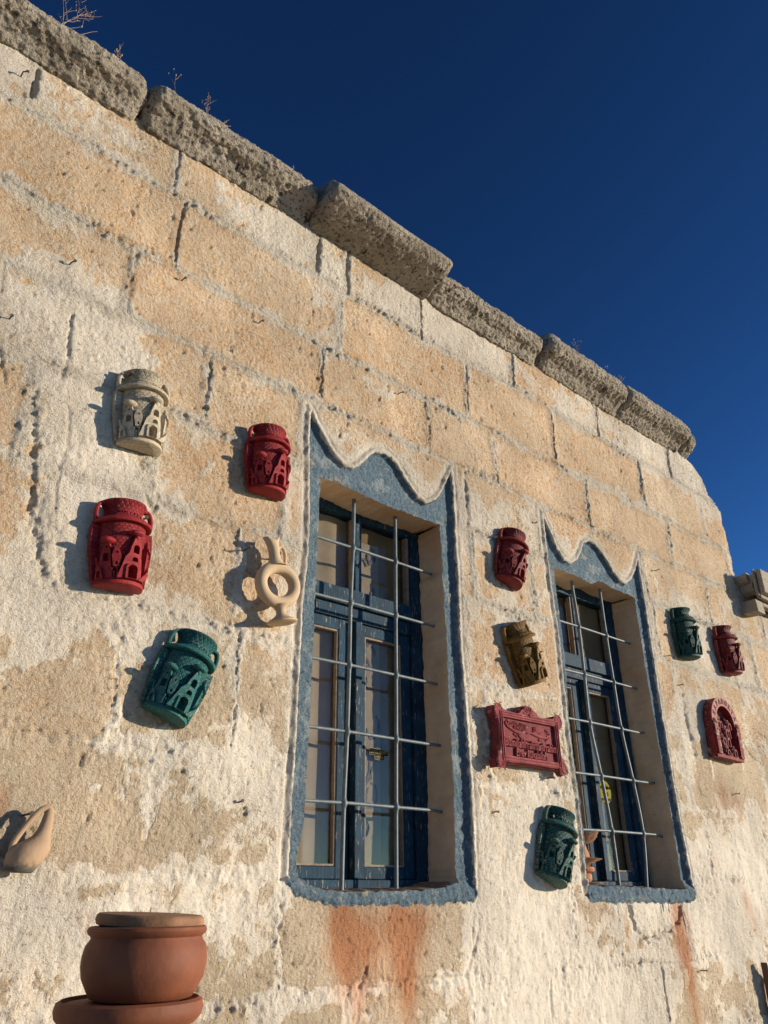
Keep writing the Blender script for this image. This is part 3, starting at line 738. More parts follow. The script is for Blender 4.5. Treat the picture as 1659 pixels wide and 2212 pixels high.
def wavy(name, x0, x1, z0, z1, y, amp, lam, mat, parent, seed):
    n = 60; xs = np.linspace(x0, x1, n); zs = np.linspace(z0, z1, 24); X, Z = np.meshgrid(xs, zs)
    Y = y + amp * np.sin(X / lam * 6.28 + seed) + amp * .8 * gnoise(X, Z * .4, .12, 400 + seed)
    ii = np.arange(X.size).reshape(X.shape); q = np.stack([ii[:-1, :-1], ii[:-1, 1:], ii[1:, 1:], ii[1:, :-1]], -1).reshape(-1, 4)
    me = mesh_np(name, np.stack([X, Y, Z], -1).reshape(-1, 3), q); me.materials.append(mat)
    return link(bpy.data.objects.new(name, me), parent)

def board(parent, name, x0, x1, y0, y1, z0, z1, mat=None, bev=.003):
    b = MB(); b.box(x0, x1, y0, y1, z0, z1, .0012); return b.build(name, mat or MWOOD, parent, bevel=bev)

def window(dx, label, right_trim):
    fr = MB(); y0 = .155
    fr.box(1.435 + dx, 1.492 + dx, y0, .225, 1.572, 2.93).box(2.064 + dx, 2.125 + dx, y0, .225, 1.572, 2.93)
    fr.box(1.492 + dx, 2.064 + dx, y0 + .003, .225, 2.868, 2.93).box(1.492 + dx, 2.064 + dx, y0 + .003, .225, 1.572, 1.598)
    f = hp(fr.build("window", MWOOD, bevel=.003)); f['label'] = label
    par = f
    board(par, "transom", 1.494 + dx, 2.062 + dx, y0 - .012, .20, 2.505, 2.566)
    board(par, "transom", 1.494 + dx, 2.062 + dx, y0 + .004, .20, 2.455, 2.503)
    board(par, "mullion", 1.781 + dx, 1.810 + dx, y0 + .004, .20, 2.568, 2.866)
    # sashes: frames with a rectangular hole
    for (a, b_) in ((1.496, 1.766), (1.806, 2.060)):
        s = MB(); yy = y0 + .012; w1, w2 = (.036, .052) if a < 1.6 else (.031, .045)
        s.box(a + dx, a + w1 + dx, yy, .20, 1.600, 2.452).box(b_ - w2 + dx, b_ + dx, yy, .20, 1.600, 2.452)
        s.box(a + w1 + dx, b_ - w2 + dx, yy + .001, .20, 2.412, 2.452).box(a + w1 + dx, b_ - w2 + dx, yy + .001, .20, 1.600, 1.636)
        s.build("sash", MWOOD, par, bevel=.0025)
        g0, g1 = a + w1 + dx, b_ - w2 + dx; yb = yy + .004
        bd = MB(); bd.box(g0, g0 + .006, yb, .19, 1.637, 2.411, .0008).box(g1 - .006, g1, yb, .19, 1.637, 2.411, .0008).box(g0 + .006, g1 - .006, yb, .19, 2.405, 2.411, .0008).box(g0 + .006, g1 - .006, yb, .19, 1.637, 1.643, .0008)
        bd.build("putty_bead", MBEAD, par)
        p = MB(); p.box(g0 + .003, g1 - .003, .184, .187, 1.640, 2.408); p.build("pane", MGLASS, par)
    board(par, "cover_strip", 1.7725 + dx, 1.8025 + dx, y0 - .014, .175, 1.602, 2.45)
    for (a, b_) in ((1.492, 1.781), (1.810, 2.064)):
        p = MB(); p.box(a + dx, b_ + dx, .184, .187, 2.568, 2.868); p.build("pane", MGLASS, par)
    bd = MB(); bd.box(2.050 + dx, 2.062 + dx, y0 + .01, .19, 2.57, 2.865, .001); bd.build("putty_bead", MBEAD, par)
    bd = MB(); bd.box(1.770 + dx, 1.780 + dx, y0 + .01, .19, 2.57, 2.865, .001); bd.build("putty_bead", MBEAD, par)
    return par

w1 = window(0.0, "larger near window with worn dark blue frame and curtains", None)
w2 = window(1.375, "far window with weathered blue frame and beige curtains", None)
wavy("curtain", 1.45, 1.79, 1.57, 2.46, .207, .0035, .11, MCURT, w1, 1)
wavy("curtain", 1.80, 1.935, 1.57, 2.46, .200, .002, .2, MCURT, w1, 2)
wavy("curtain", 1.80, 2.08, 1.57, 2.46, .209, .003, .13, MCURT2, w1, 3)
wavy("curtain", 1.45, 1.80, 2.54, 2.88, .207, .0035, .13, MCURT, w1, 4)
wavy("curtain", 1.45, 1.575, 2.60, 2.88, .201, .002, .2, MCURT2, w1, 5)
wavy("curtain", 1.80, 1.93, 2.54, 2.80, .200, .002, .2, MCURT, w1, 6)
wavy("curtain", 1.80, 2.08, 2.54, 2.88, .209, .003, .15, MCURT2, w1, 7)
wavy("curtain", 2.82, 3.47, 1.57, 2.46, .207, .0035, .22, MCURT2, w2, 8)
wavy("curtain", 2.82, 3.47, 2.54, 2.89, .207, .0035, .2, MCURT2, w2, 9)
b = MB(); b.box(1.38, 2.18, .30, .32, 1.5, 2.99).box(2.75, 3.56, .30, .32, 1.5, 2.99); hp(b.build("light_stop_backing", MDARK))  # unseen black panels added behind the curtains to stop light
# faded finger-painted marks on the cloth behind the glass
mk = MB(); rr = random.Random(12)
def stroke(pts, w, y=.1965):
    v = []; n = len(pts)
    for i, (a, c) in enumerate(pts):
        ax, az = pts[max(i - 1, 0)]; bx, bz = pts[min(i + 1, n - 1)]; L = math.hypot(bx - ax, bz - az) + 1e-9
        nx_, nz_ = -(bz - az) / L, (bx - ax) / L; ww = w * rr.uniform(.6, 1.15) * (.5 if i in (0, n - 1) else 1)
        v += [(a + nx_ * ww, y, c + nz_ * ww), (a - nx_ * ww, y, c - nz_ * ww)]
    mk.add(v, [(2 * i, 2 * i + 1, 2 * i + 3, 2 * i + 2) for i in range(n - 1)])
for cx_, cz_, s_ in ((1.86, 2.30, .03), (1.88, 2.36, .035), (1.85, 2.24, .03), (1.90, 2.10, .04), (1.86, 1.95, .045), (1.885, 1.86, .04), (1.86, 1.76, .03), (1.85, 2.70, .04), (1.87, 2.62, .045), (1.89, 2.75, .03)):
    for j in range(3):
        a0 = rr.uniform(0, 6.28); r_ = s_ * rr.uniform(.4, 1)
        stroke([(cx_ + r_ * math.cos(a0 + t * rr.uniform(.5, 1.2)), cz_ + 1.5 * r_ * math.sin(a0 + t)) for t in np.linspace(0, 2.2, 7)], .006)
mk.build("painted_marks", MMARK, w1)

# grille bars
def bars(verts, horis, xr, yb):
    for path in verts:
        pts = []; rad = []
        zs_ = [h_[0] for h_ in horis]
        P = smooth_path(path, 10)
        for x, z in P:
            d_ = min(abs(z - h_) for h_ in zs_); sw = math.exp(-(d_ / .010) ** 2)
            pts.append((x, yb - .002 * sw, z)); rad.append(.0070 + .0036 * sw)
        b_ = MB(); b_.tube(pts, rad, 12)
        hp(b_.build("grille_bar", MBAR, smooth=True))
    for (z, x0, x1, dr) in horis:
        P = [(x0, yb + .001, z - .002), ((x0 * .6 + x1 * .4), yb + .001, z + .0015), (x1 - .05, yb + .001, z), (x1, yb + .003, z + dr)]
        b_ = MB(); b_.tube(P, .0056, 10); hp(b_.build("grille_bar", MBAR, smooth=True))
dense = lambda pts: smooth_path(pts, 6)
bars([dense([(1.702, 2.905), (1.700, 2.703), (1.691, 2.485), (1.688, 2.27), (1.682, 2.036), (1.672, 1.817), (1.667, 1.565)]),
      dense([(1.911, 2.905), (1.909, 2.693), (1.906, 2.483), (1.903, 2.26), (1.899, 2.039), (1.894, 1.814), (1.890, 1.565)])],
     [(2.695, 1.45, 2.105, .0), (2.482, 1.45, 2.105, 0), (2.259, 1.45, 2.11, 0), (2.036, 1.44, 2.115, .002), (1.815, 1.43, 2.11, -.002)], 0, .075)
bars([dense([(3.046, 2.91), (3.062, 2.675), (3.062, 2.448), (3.060, 2.233), (3.098, 2.01), (3.128, 1.79), (3.133, 1.56)]),
      dense([(3.279, 2.91), (3.283, 2.671), (3.292, 2.448), (3.304, 2.233), (3.342, 2.012), (3.366, 1.793), (3.335, 1.56)])],
     [(2.673, 2.79, 3.49, .0), (2.448, 2.79, 3.49, 0), (2.234, 2.79, 3.50, .006), (2.010, 2.79, 3.53, .003), (1.788, 2.79, 3.525, -.006)], 0, .075)

# stickers inside the panes
def sticker_dag():
    t = empty("sticker", (1.915, .1825, 2.0), "black sticker with yellow DAĞ-RAFT lettering on the near window pane", "sticker")
    mb = simple("sticker_black", (0.012, 0.012, 0.014), .9, 50, .1, 0); mw = simple("sticker_edge_grey", (0.22, 0.22, 0.23), .9, 50, .1, 0); my = simple("sticker_yellow", (0.26, 0.19, 0.03), .9, 50, .1, 0)
    def shp(g_):
        return [(-.043 - g_, -.003 - g_ * .6), (-.044 - g_, .015 + g_), (-.036, .019 + g_), (-.012, .0175 + g_), (-.010, .0215 + g_), (-.006, .0185 + g_), (.02, .0165 + g_), (.042 + g_, .0155 + g_), (.044 + g_, -.002 - g_), (.022 + g_, -.004 - g_), (.022 + g_, -.017 - g_), (.017, -.019 - g_), (-.02 - g_, -.0165 - g_), (-.021 - g_, -.003 - g_ * .6)]
    for nm, g_, y, mt in (("border", .002, 0, mw), ("backing", 0, -.0004, mb)):
        co, fs = plate2d(shp(g_), [], .0003); m_ = MB(); m_.add(flat_on_wall(co, 0, y, 0), fs); m_.build(nm, mt, t)
    m_ = MB(); co, fs = text_mesh("DAĞ-RAFT", .0185, .0001, bold=.0004, sx=.92); m_.add(flat_on_wall(co, 0, -.0009, .0075), fs)
    co, fs = text_mesh("rafting", .0145, .0001, bold=.0002, sx=.95); m_.add(flat_on_wall(co, 0, -.0009, -.0095), fs)
    m_.build("lettering", my, t)
sticker_dag()
def sticker_oval():
    t = empty("sticker", (3.275, .1825, 1.965), "yellow oval sticker with black print on the far window pane", "sticker")
    my = simple("sticker_bright_yellow", (0.24, 0.20, 0.008), .95, 50, .1, 0); mb = bpy.data.materials["sticker_black"]
    co, fs = plate2d([(.045 * math.cos(a), .050 * math.sin(a)) for a in np.linspace(0, 6.283, 33)[:-1]], [], .0003)
    m_ = MB(); m_.add(flat_on_wall(co, 0, 0, 0), fs); m_.build("disc", my, t)
    m_ = MB(); m_.box(-.022, .022, -.0008, -.0005, .012, .033).box(-.041, .041, -.0008, -.0005, -.036, -.026)
    co, fs = text_mesh("%20", .026, .0001, bold=.0008); m_.add(flat_on_wall(co, 0, -.0009, -.009), fs)
    m_.build("print", mb, t)
    m_ = MB(); co, fs = text_mesh("DAĞ-RAFT", .010, .0001, bold=.0003, sx=.8); m_.add(flat_on_wall(co, 0, -.0012, .026), fs)
    co, fs = text_mesh("rafting", .009, .0001, sx=.9); m_.add(flat_on_wall(co, 0, -.0012, .017), fs); m_.build("lettering", my, t)
sticker_oval()

# ------------------------------------------------------------------ souvenir half vases
R0 = .240      # recessed cylinder (units of the vase's height)
def cyl(co, r0, zoff=0.0):
    """art in the plane (u along the arc, v up, t outwards) onto the vase's half cylinder"""
    o = []
    for u, v, t in co:
        r = r0 + t; a = u / r0; o.append((r * math.sin(a), -r * math.cos(a), v + zoff))
    return o
def arch_pts(cx_, z0, w, zt, n=7):
    r = w / 2; zs_ = zt - r
    return [(cx_ - r, z0), (cx_ + r, z0)] + [(cx_ + r * math.cos(a), zs_ + r * math.sin(a)) for a in np.linspace(0, math.pi, n)]
def subdiv_poly(p, st=.03):
    o = []
    for i in range(len(p)):
        a = np.array(p[i]); b_ = np.array(p[(i + 1) % len(p)]); n = max(1, int(np.hypot(*(b_ - a)) / st))
        for k in range(n): o.append(tuple(a + (b_ - a) * k / n))
    return o
VM = {}
def vmesh(name, mb, smooth=True):
    me = mb.mesh(name, smooth); me.materials.append(MTERRA); VM.setdefault(name, []).append(me)
A = math.radians
def flare(b):
    def g(z):
        t = min(max(z / .60, 0), 1); return .97 + .15 * t * t * (3 - 2 * t)
    b.v = [(x * g(z), y * g(z), z) for x, y, z in b.v]
def rel(mb, outer, holes, r0, t0, t1):
    co, fs = plate2d(subdiv_poly(outer), holes, t1 - t0); co = co.copy(); co[:, 2] += (t0 + t1) / 2
    mb.add(cyl(co, r0), fs)
def spot(u, v, r): a = u / R0; return (r * math.sin(a), -r * math.cos(a), v)
# body: recessed core
b_ = MB(); b_.lathe([(.20, .05), (.236, .055), (R0, .2), (R0 + .006, .5), (R0, .70), (.24, .76)], 40, A(-90), A(90)); flare(b_); vmesh("body", b_)
# base plate with drilled hole
b_ = MB(); b_.lathe([(.012, .02), (.018, 0), (.262, 0), (.277, .010), (.280, .045), (.272, .058), (.22, .060)], 44, A(-90), A(90)); b_.lathe([(.018, 0.0005), (.017, .03), (.001, .03)], 10, A(-90), A(90)); vmesh("base", b_)
# shoulder brim
b_ = MB(); b_.lathe([(.235, .735), (.30, .712), (.330, .718), (.339, .731), (.334, .748), (.315, .768), (.275, .790), (.235, .812), (.225, .82)], 48, A(-90), A(90)); vmesh("shoulder", b_)
# neck and rim
b_ = MB(); b_.lathe([(.228, .815), (.216, .84), (.210, .87), (.218, .91), (.245, .955), (.262, .975), (.268, .985), (.264, 1.0), (.240, 1.0), (.20, .93), (.19, .88)], 44, A(-90), A(90)); vmesh("neck", b_)
for s_ in (-1, 1):
    b_ = MB(); pts = smooth_path([(s_ * .235, .965), (s_ * .265, .968), (s_ * .297, .945), (s_ * .317, .885), (s_ * .322, .82), (s_ * .315, .755)], 4)
    for k in range(3): b_.tube([(x, -.030 - .022 * k, z) for x, z in pts], .020, 8)
    vmesh("handle", b_)
    b_ = MB()      # brick pilaster on the edge
    zz = .06; k = 0
    while zz < .69:
        hgt = .045 + .008 * ((k * 7) % 3) / 2; wsp = .11
        bow = .012 * math.sin((zz - .06) / .65 * math.pi) + .02
        co = [(u, v, t) for u in ((.50, .575) if s_ > 0 else (-.575, -.50)) for v in (zz, min(zz + hgt, .70)) for t in (0, 1)]
        vs = []
        for u, v, t in co:
            a = u / .36; r = (.22 if t == 0 else .292 + bow); vs.append((r * math.sin(a), -max(r * math.cos(a), 0), v))
        b_.add(vs, [(0, 1, 3, 2), (4, 6, 7, 5), (0, 4, 5, 1), (2, 3, 7, 6), (0, 2, 6, 4), (1, 5, 7, 3)])
        zz += hgt + .005; k += 1
    b_.lathe([(.20, .06), (.285, .06), (.300, .38), (.285, .69), (.2, .70)], 3, A(s_ * 80), A(s_ * 90)); flare(b_); vmesh("pilaster", b_, False)
# fairy chimney 1: broad left cone with mushroom cap
b_ = MB(); rel(b_, [(-.30, .055), (-.15, .055), (-.155, .20), (-.165, .33), (-.175, .44), (-.205, .455), (-.225, .42), (-.26, .27), (-.29, .16)], [arch_pts(-.205, .245, .05, .335), arch_pts(-.20, .385, .018, .41)], R0, 0, .055)
for k in range(4): b_.ball(spot(-.2 + .01 * k, .47 + .004 * k, R0 + .055), .03, 8, (1, .8, 1.2), .05)
b_.ball(spot(-.185, .475, R0 + .055), .066, 16, (1.15, .8, .55), .04); flare(b_); vmesh("fairy_chimney", b_)
# fairy chimney 2: central tower
b_ = MB(); rel(b_, [(-.10, .055), (.115, .055), (.105, .18), (.09, .29), (.06, .335), (.02, .345), (-.02, .335), (-.045, .29), (-.065, .20)], [arch_pts(.02, .06, .075, .205), arch_pts(.035, .25, .05, .30)], R0, .0, .085)
rel(b_, arch_pts(.02, .055, .11, .228), [arch_pts(.02, .06, .078, .208)], R0, .080, .10)
rel(b_, [(-.015, .33), (.105, .32), (.095, .42), (.070, .52), (.025, .52), (.0, .42)], [arch_pts(.048, .35, .055, .445)], R0, 0, .060)
b_.ball(spot(.05, .53, R0 + .04), .030, 10, (1, 1, 1.3), .05)
b_.ball(spot(.042, .585, R0 + .040), .072, 16, (1.1, .8, .50), .05); flare(b_); vmesh("fairy_chimney", b_)
# fairy chimney 3: slim spire between them
b_ = MB(); rel(b_, [(-.135, .18), (-.085, .18), (-.075, .30), (-.09, .36), (-.105, .42), (-.12, .42), (-.14, .35), (-.15, .30)], [arch_pts(-.11, .20, .018, .235), arch_pts(-.108, .325, .014, .35)], R0, .0, .07)
b_.tube([spot(-.11, .16, R0 + .04), spot(-.11, .19, R0 + .04)], [.012, .03], 8)
for u, z1_ in ((-.145, .155), (-.125, .12), (-.10, .17)): b_.tube([spot(u, .055, R0 + .06), spot(u, z1_, R0 + .055)], [.011, .006], 6); b_.ball(spot(u, z1_, R0 + .055), .013, 8, (1, 1, 1.3))
flare(b_); vmesh("fairy_chimney", b_)
# fairy chimney 4: low gable at the far left
b_ = MB(); rel(b_, [(-.37, .055), (-.29, .055), (-.28, .16), (-.30, .30), (-.33, .33), (-.37, .24)], [arch_pts(-.325, .06, .045, .17), arch_pts(-.325, .2, .02, .235)], R0, .0, .045)
rel(b_, [(-.30, .055), (-.22, .055), (-.235, .15), (-.26, .20), (-.285, .15)], [arch_pts(-.26, .06, .035, .14)], R0, .05, .075); flare(b_); vmesh("fairy_chimney", b_)
# castle tower on the right
b_ = MB(); rel(b_, [(.19, .055), (.345, .055), (.345, .44), (.185, .47), (.19, .3)], [arch_pts(.27, .26, .06, .36), arch_pts(.30, .07, .05, .15), arch_pts(.23, .06, .04, .13)] + [[(.20 + .03 * k, .395), (.215 + .03 * k, .395), (.215 + .03 * k, .415), (.20 + .03 * k, .415)] for k in range(4)], R0, 0, .055)
rel(b_, [(.175, .43), (.36, .405), (.36, .43), (.175, .455)], [], R0, .04, .075)
rel(b_, [(.215, .45), (.33, .43), (.33, .50), (.30, .515), (.25, .535), (.215, .53)], [arch_pts(.285, .445, .02, .485)], R0, 0, .045)
b_.tube([spot(.225, .46, R0 + .04), spot(.225, .56, R0 + .03)], [.02, .018], 8); flare(b_); vmesh("castle_tower", b_, False)
# staircase
b_ = MB()
for k in range(11):
    t = k / 10; u = .085 + .185 * t; v = .055 + .20 * t
    rel(b_, [(u, max(v - .05, .055)), (u + .017, max(v - .05, .055)), (u + .017, v + .022), (u, v + .022)], [], R0, .02, .095 - .02 * t)
flare(b_); vmesh("staircase", b_, False)
# lettering
b_ = MB()
for txt, sz, r0, z, sx_ in (("TURKEY", .070, .222, .845, 1.0), ("KAPADOKYA", .052, .285, .790, 1.1)):
    co, fs = text_mesh(txt, sz, .006, bold=.001, sx=sx_, res=1); b_.add(cyl(co, r0, z), fs)
b_ and vmesh("lettering", b_, False)

def on_wall(x, z):
    a = wall_field(np.array([x]), np.array([z])); return float(a[0][0])
def make_vase(x, z, H, tilt, base, label, chip=0.0, chipc=(0.32, 0.24, 0.16), dust=.14, stand=.004, rough=.62, group="half vases with fairy chimney reliefs hung on the wall"):
    t = empty("wall_vase", (x, -.006 - stand, z), label, "vase", group)
    t.rotation_euler = (0, A(tilt), 0); t.scale = (H, H, H)
    nm = "glazed_" + label.split()[0].replace('-', '_')
    m0 = paint_material(nm, base, False, chipc, chip, dust, rough); m1 = paint_material(nm + "_hatched", base, True, chipc, chip, dust, rough)
    for p, mt in list((m0, False) for _ in ()) : pass
    for name, L_ in VM.items():
        for me in L_:
            o = bpy.data.objects.new(name, me); link(o, t); o.material_slots[0].link = 'OBJECT'
            o.material_slots[0].material = m1 if name in ("body", "neck") else m0
    return t
RED = (0.30, 0.012, 0.016)
make_vase(.812, 2.729, .244, -3.8, (0.50, 0.42, 0.30), "cream unpainted clay half vase, topmost on the left", dust=.3, rough=.85)
make_vase(.808, 2.295, .247, -3.5, RED, "large red half vase below the cream one")
make_vase(1.257, 2.728, .240, -1.4, RED, "red half vase hanging above the ring-shaped jug")
make_vase(.980, 1.979, .241, 19.4, (0.008, 0.115, 0.110), "teal half vase tilted right, below the large red one", chip=.03, dust=.05)
make_vase(2.450, 2.710, .246, 14.0, (0.20, 0.010, 0.012), "red half vase between the two windows, above the mustard one", chip=.02)
make_vase(2.553, 2.308, .251, -22.0, (0.19, 0.095, 0.010), "mustard brown half vase tilted left above the inscription plaque", chip=.0, dust=.1)
make_vase(2.552, 1.591, .257, 22.0, (0.008, 0.085, 0.075), "chipped green half vase low between the windows", chip=.06, dust=.05)
make_vase(3.863, 2.640, .261, -3.4, (0.006, 0.055, 0.045), "small dark green half vase right of the far window")
make_vase(4.309, 2.629, .265, -3.8, (0.20, 0.012, 0.012), "dark red half vase at the far right, beside the small green one", chip=.02)

# ------------------------------------------------------------------ ring jug
def ring_jug():
    t = empty("ring_jug", (1.322, -.050, 2.300), "pale clay ring-shaped jug hanging from a nail left of the near window", "jug")
    t.rotation_euler = (0, A(-11), 0)
    b = MB()
    n = 56; k_ = 18; vs = []; fs = []; cz = .122
    for i in range(n):
        a = 2 * math.pi * i / n; rx, rz = .0620, .0560
        for j in range(k_):
            q = 2 * math.pi * j / k_; mr = .0190
            vs.append(((rx + mr * math.cos(q)) * math.cos(a), mr * 1.05 * math.sin(q), cz + (rz + mr * math.cos(q)) * math.sin(a)))
    for i in range(n):
        for j in range(k_):
            a = i * k_ + j; b2 = i * k_ + (j + 1) % k_; c = ((i + 1) % n) * k_ + (j + 1) % k_; d = ((i + 1) % n) * k_ + j
            fs.append((a, b2, c, d))
    b.add(vs, fs); b.build("ring", MPALE, t, True)
    b = MB(); b.lathe([(.001, .004), (.040, 0), (.0465, .003), (.047, .007), (.035, .014), (.021, .022), (.0155, .030), (.0150, .040), (.019, .049), (.028, .058)], 36); b.build("foot", MPALE, t, True)
    b = MB(); b.lathe([(.032, .182), (.024, .193), (.0190, .205), (.0175, .225), (.0185, .245), (.021, .262), (.0245, .274), (.0225, .275), (.017, .262), (.011, .22)], 26)
    for i, v in enumerate(b.v):      # pinched spout
        x, y, z = v
        if z > .24: w_ = (z - .24) / .037; b.v[i] = (x * (1 + .25 * w_) - .006 * w_, y * (1 - .35 * w_), z - .010 * w_ * (1 if abs(x) < .012 else 0))
    b.build("neck", MPALE, t, True)
    b = MB(); b.tube([(x, 0, z) for x, z in smooth_path([(.016, .240), (.028, .248), (.038, .238), (.041, .216), (.036, .190)], 6)], [.0065] * 25, 10); b.build("handle", MPALE, t, True)
ring_jug()

# ------------------------------------------------------------------ pear-shaped jug at the left edge
def pear_jug():
    t = empty("pear_jug", (*[(W(38, 1886, -.045)[0])], -.045, W(38, 1886, -.045)[1]), "buff clay pear-shaped jug with a loop handle at the lower left edge", "jug")
    t.rotation_euler = (0, A(2), 0)
    m_ = simple("buff_clay", (0.40, 0.26, 0.155), .85, 14, .15, .001)
    M = NT("buff_clay_dark_base", .85); sp = M.n("ShaderNodeSeparateXYZ"); M.l(M.co(), sp.inputs[0])
    w_ = M.math('ADD', sp.outputs[2], M.math('MULTIPLY', M.math('SUBTRACT', M.noise(60, 4, .6), .5), .03))
    M.color(M.mix(M.ramp(w_, [(.010, 0), (.022, 1)]), (0.10, 0.085, 0.065), M.mix(M.noise(14, 4), (0.34, 0.215, 0.125), (0.46, 0.31, 0.19)))); M.bump(M.noise(90, 4), .0012)  # darker tone at the base with a ragged upper edge, buff above
    T = [(.001, .002, 0), (.028, .001, 0), (.031, .003, 0), (.034, .010, .002), (.039, .022, .006), (.0425, .036, .011), (.0420, .047, .015), (.0375, .057, .020), (.029, .066, .0285), (.0205, .076, .0355), (.0160, .090, .0395), (.0130, .108, .0420), (.0112, .124, .0430), (.0105, .134, .0425), (.008, .139, .0415), (.001, .1395, .0415)]
    b = MB(); b.lathe([(r, z) for r, z, c in T], 36)
    b.v = [(x + float(np.interp(z, [q[1] for q in T], [q[2] for q in T])), y * .95, z) for x, y, z in b.v]; b.build("body", M.m, t, True)
    b = MB(); b.tube([(x, -.002, z) for x, z in smooth_path([(.046, .130), (.038, .1375), (.022, .131), (.004, .108), (-.013, .080), (-.0235, .056), (-.022, .036)], 6)], [.0068] * 37, 10); b.build("handle", m_, t, True)
pear_jug()

# ------------------------------------------------------------------ inscription plaque
def plaque():
    mp = paint_material("matt_red_plaque_paint", (0.19, 0.024, 0.028), False, (0.33, 0.19, 0.15), .01, .55, .8)
    mp2 = paint_material("worn_pinkish_red", (0.27, 0.050, 0.054), False, (0.38, 0.22, 0.18), .01, .6, .85)
    t = empty("inscription_plaque", (2.475, -.010, 2.078), "red framed plaque with raised Arabic and Latin lettering, between the windows", "plaque")
    hw, hh = .176, .092
    out_ = [(-hw, -hh), (-.12, -hh - .002)] + [(x, -hh) for x in (-.05, 0, .05)] + [(.12, -hh - .002), (hw, -hh), (hw + .022, -hh - .018), (hw + .027, -hh + .006), (hw + .010, -hh + .030), (hw + .004, -hh + .050), (hw + .002, 0), (hw + .004, hh - .045),
            (hw + .012, hh - .026), (hw + .020, hh - .010), (hw + .018, hh + .014), (hw - .006, hh + .018), (hw - .030, hh + .006), (.075, hh), (.058, hh + .004), (.045, hh + .018), (.030, hh + .022), (.018, hh + .034), (0, hh + .038),
            (-.018, hh + .034), (-.030, hh + .022), (-.045, hh + .018), (-.058, hh + .004), (-.075, hh), (-hw + .030, hh + .006), (-hw + .006, hh + .018), (-hw - .018, hh + .014), (-hw - .020, hh - .010), (-hw - .012, hh - .026), (-hw - .004, hh - .045), (-hw - .002, 0), (-hw - .004, -hh + .050),
            (-hw - .010, -hh + .030), (-hw - .022, -hh + .006), (-hw - .018, -hh - .018)]
    co, fs = plate2d(out_, [], .030, .002); b = MB(); b.add(flat_on_wall(co, 0, -.015, 0), fs); b.build("back_plate", mp, t)
    inner = [(-hw + .022, -hh + .022), (hw - .022, -hh + .022), (hw - .022, hh - .022), (-hw + .022, hh - .022)]
    sh = [(x * .985, z * .97) for x, z in out_]
    co, fs = plate2d(sh, [inner], .012, .001); b = MB(); b.add(flat_on_wall(co, 0, -.037, 0), fs)
    for d_, w_ in ((.004, .0028), (.014, .0024)):
        o_ = [(-hw + d_, -hh + d_), (hw - d_, -hh + d_), (hw - d_, hh - d_), (-hw + d_, hh - d_)]; i_ = [(x - math.copysign(w_, x), z - math.copysign(w_, z)) for x, z in o_]
        co, fs = plate2d(o_, [i_], .004); b.add(flat_on_wall(co, 0, -.0455, 0), fs)
    b.build("frame", mp2, t)
    for sx_, sz_ in ((-1, -1), (1, -1), (1, 1), (-1, 1)):      # lattice scrolls in the corners
        b = MB(); cx_, cz_ = sx_ * (hw + .003), sz_ * (hh - .002)
        for k in range(-2, 3):
            b.tube([(cx_ - .020, -.043, cz_ + k * .010 - .012), (cx_ + .020, -.043, cz_ + k * .010 + .012)], .0018, 6)
            b.tube([(cx_ - .020, -.043, cz_ + k * .010 + .012), (cx_ + .020, -.043, cz_ + k * .010 - .012)], .0018, 6)
        b.tube([(cx_ + .021 * math.cos(a), -.043, cz_ + .024 * math.sin(a)) for a in np.linspace(0, 6.283, 16)], .003, 6); b.build("corner_ornament", mp2, t)
    b = MB()
    for k in range(7):
        a = math.pi * (k + .5) / 7; b.tube([(0, -.042, hh + .0), (.016 * math.cos(a), -.045, hh + .016 * math.sin(a)), (.034 * math.cos(a), -.042, hh + .032 * math.sin(a) - .002)], [.003, .0035, .005], 6)
    b.ball((0, -.044, hh), .008, 10); b.build("shell_ornament", mp2, t)
    b = MB()
    co, fs = text_mesh("Bismillahirrahmanirrahim", .046, .008, bold=.0004, sx=.66, shear=.12); b.add(flat_on_wall(co, .002, -.034, -.020), fs)
    co, fs = text_mesh("Erev kuvalallah", .043, .008, bold=.0004, sx=.72, shear=.12); b.add(flat_on_wall(co, 0, -.034, -.053), fs)
    b.build("lettering", mp2, t)
    # calligraphy: strokes as tapering raised lines
    b = MB(); st = lambda P, r: b.tube([(x, -.034, z * 1.08) for x, z in smooth_path(P, 5)], [r * 1.25 * (.45 + .55 * math.sin(math.pi * min(1, (i + .6) / (len(P) * 5 - 4)))) for i in range(len(P) * 5 - 4)], 6)
    st([(-.135, .052), (-.128, .040), (-.105, .030), (-.075, .022), (-.050, .020), (-.030, .026), (-.022, .034)], .0042)
    for k, x in enumerate((-.085, -.078, -.070, -.046, -.038, -.030, -.022, -.016)): st([(x, .058 - .001 * k), (x + .001, .042), (x - .001, .029)], .0026)
    for x, z in ((-.122, .050), (-.110, .045), (-.098, .047), (-.062, .042), (-.055, .036)): st([(x - .006, z), (x, z + .008), (x + .007, z + .001), (x, z - .006), (x - .008, z - .002)], .0024)
    st([(-.012, .022), (.010, .026), (.045, .020), (.080, .017), (.108, .020), (.122, .030)], .0040)
    for x in (.030, .036, .043): st([(x, .050), (x, .034)], .0024)
    st([(.022, .034), (.030, .028), (.046, .030), (.058, .034), (.070, .030), (.082, .036)], .0030)
    for x, z in ((.108, .040), (.118, .032), (.112, .018), (.100, .012)): st([(x - .006, z), (x + .001, z + .007), (x + .007, z), (x, z - .006)], .0028)
    st([(-.062, .010), (-.040, .002), (0, -.002), (.035, -.004), (.062, -.002), (.070, .004)], .0042)
    for x, z in ((-.085, .014), (-.074, .010), (-.060, .014), (.062, .008), (.072, .002)): st([(x - .005, z + .003), (x, z - .004), (x + .005, z + .004)], .0026)
    b.build("calligraphy", mp2, t)
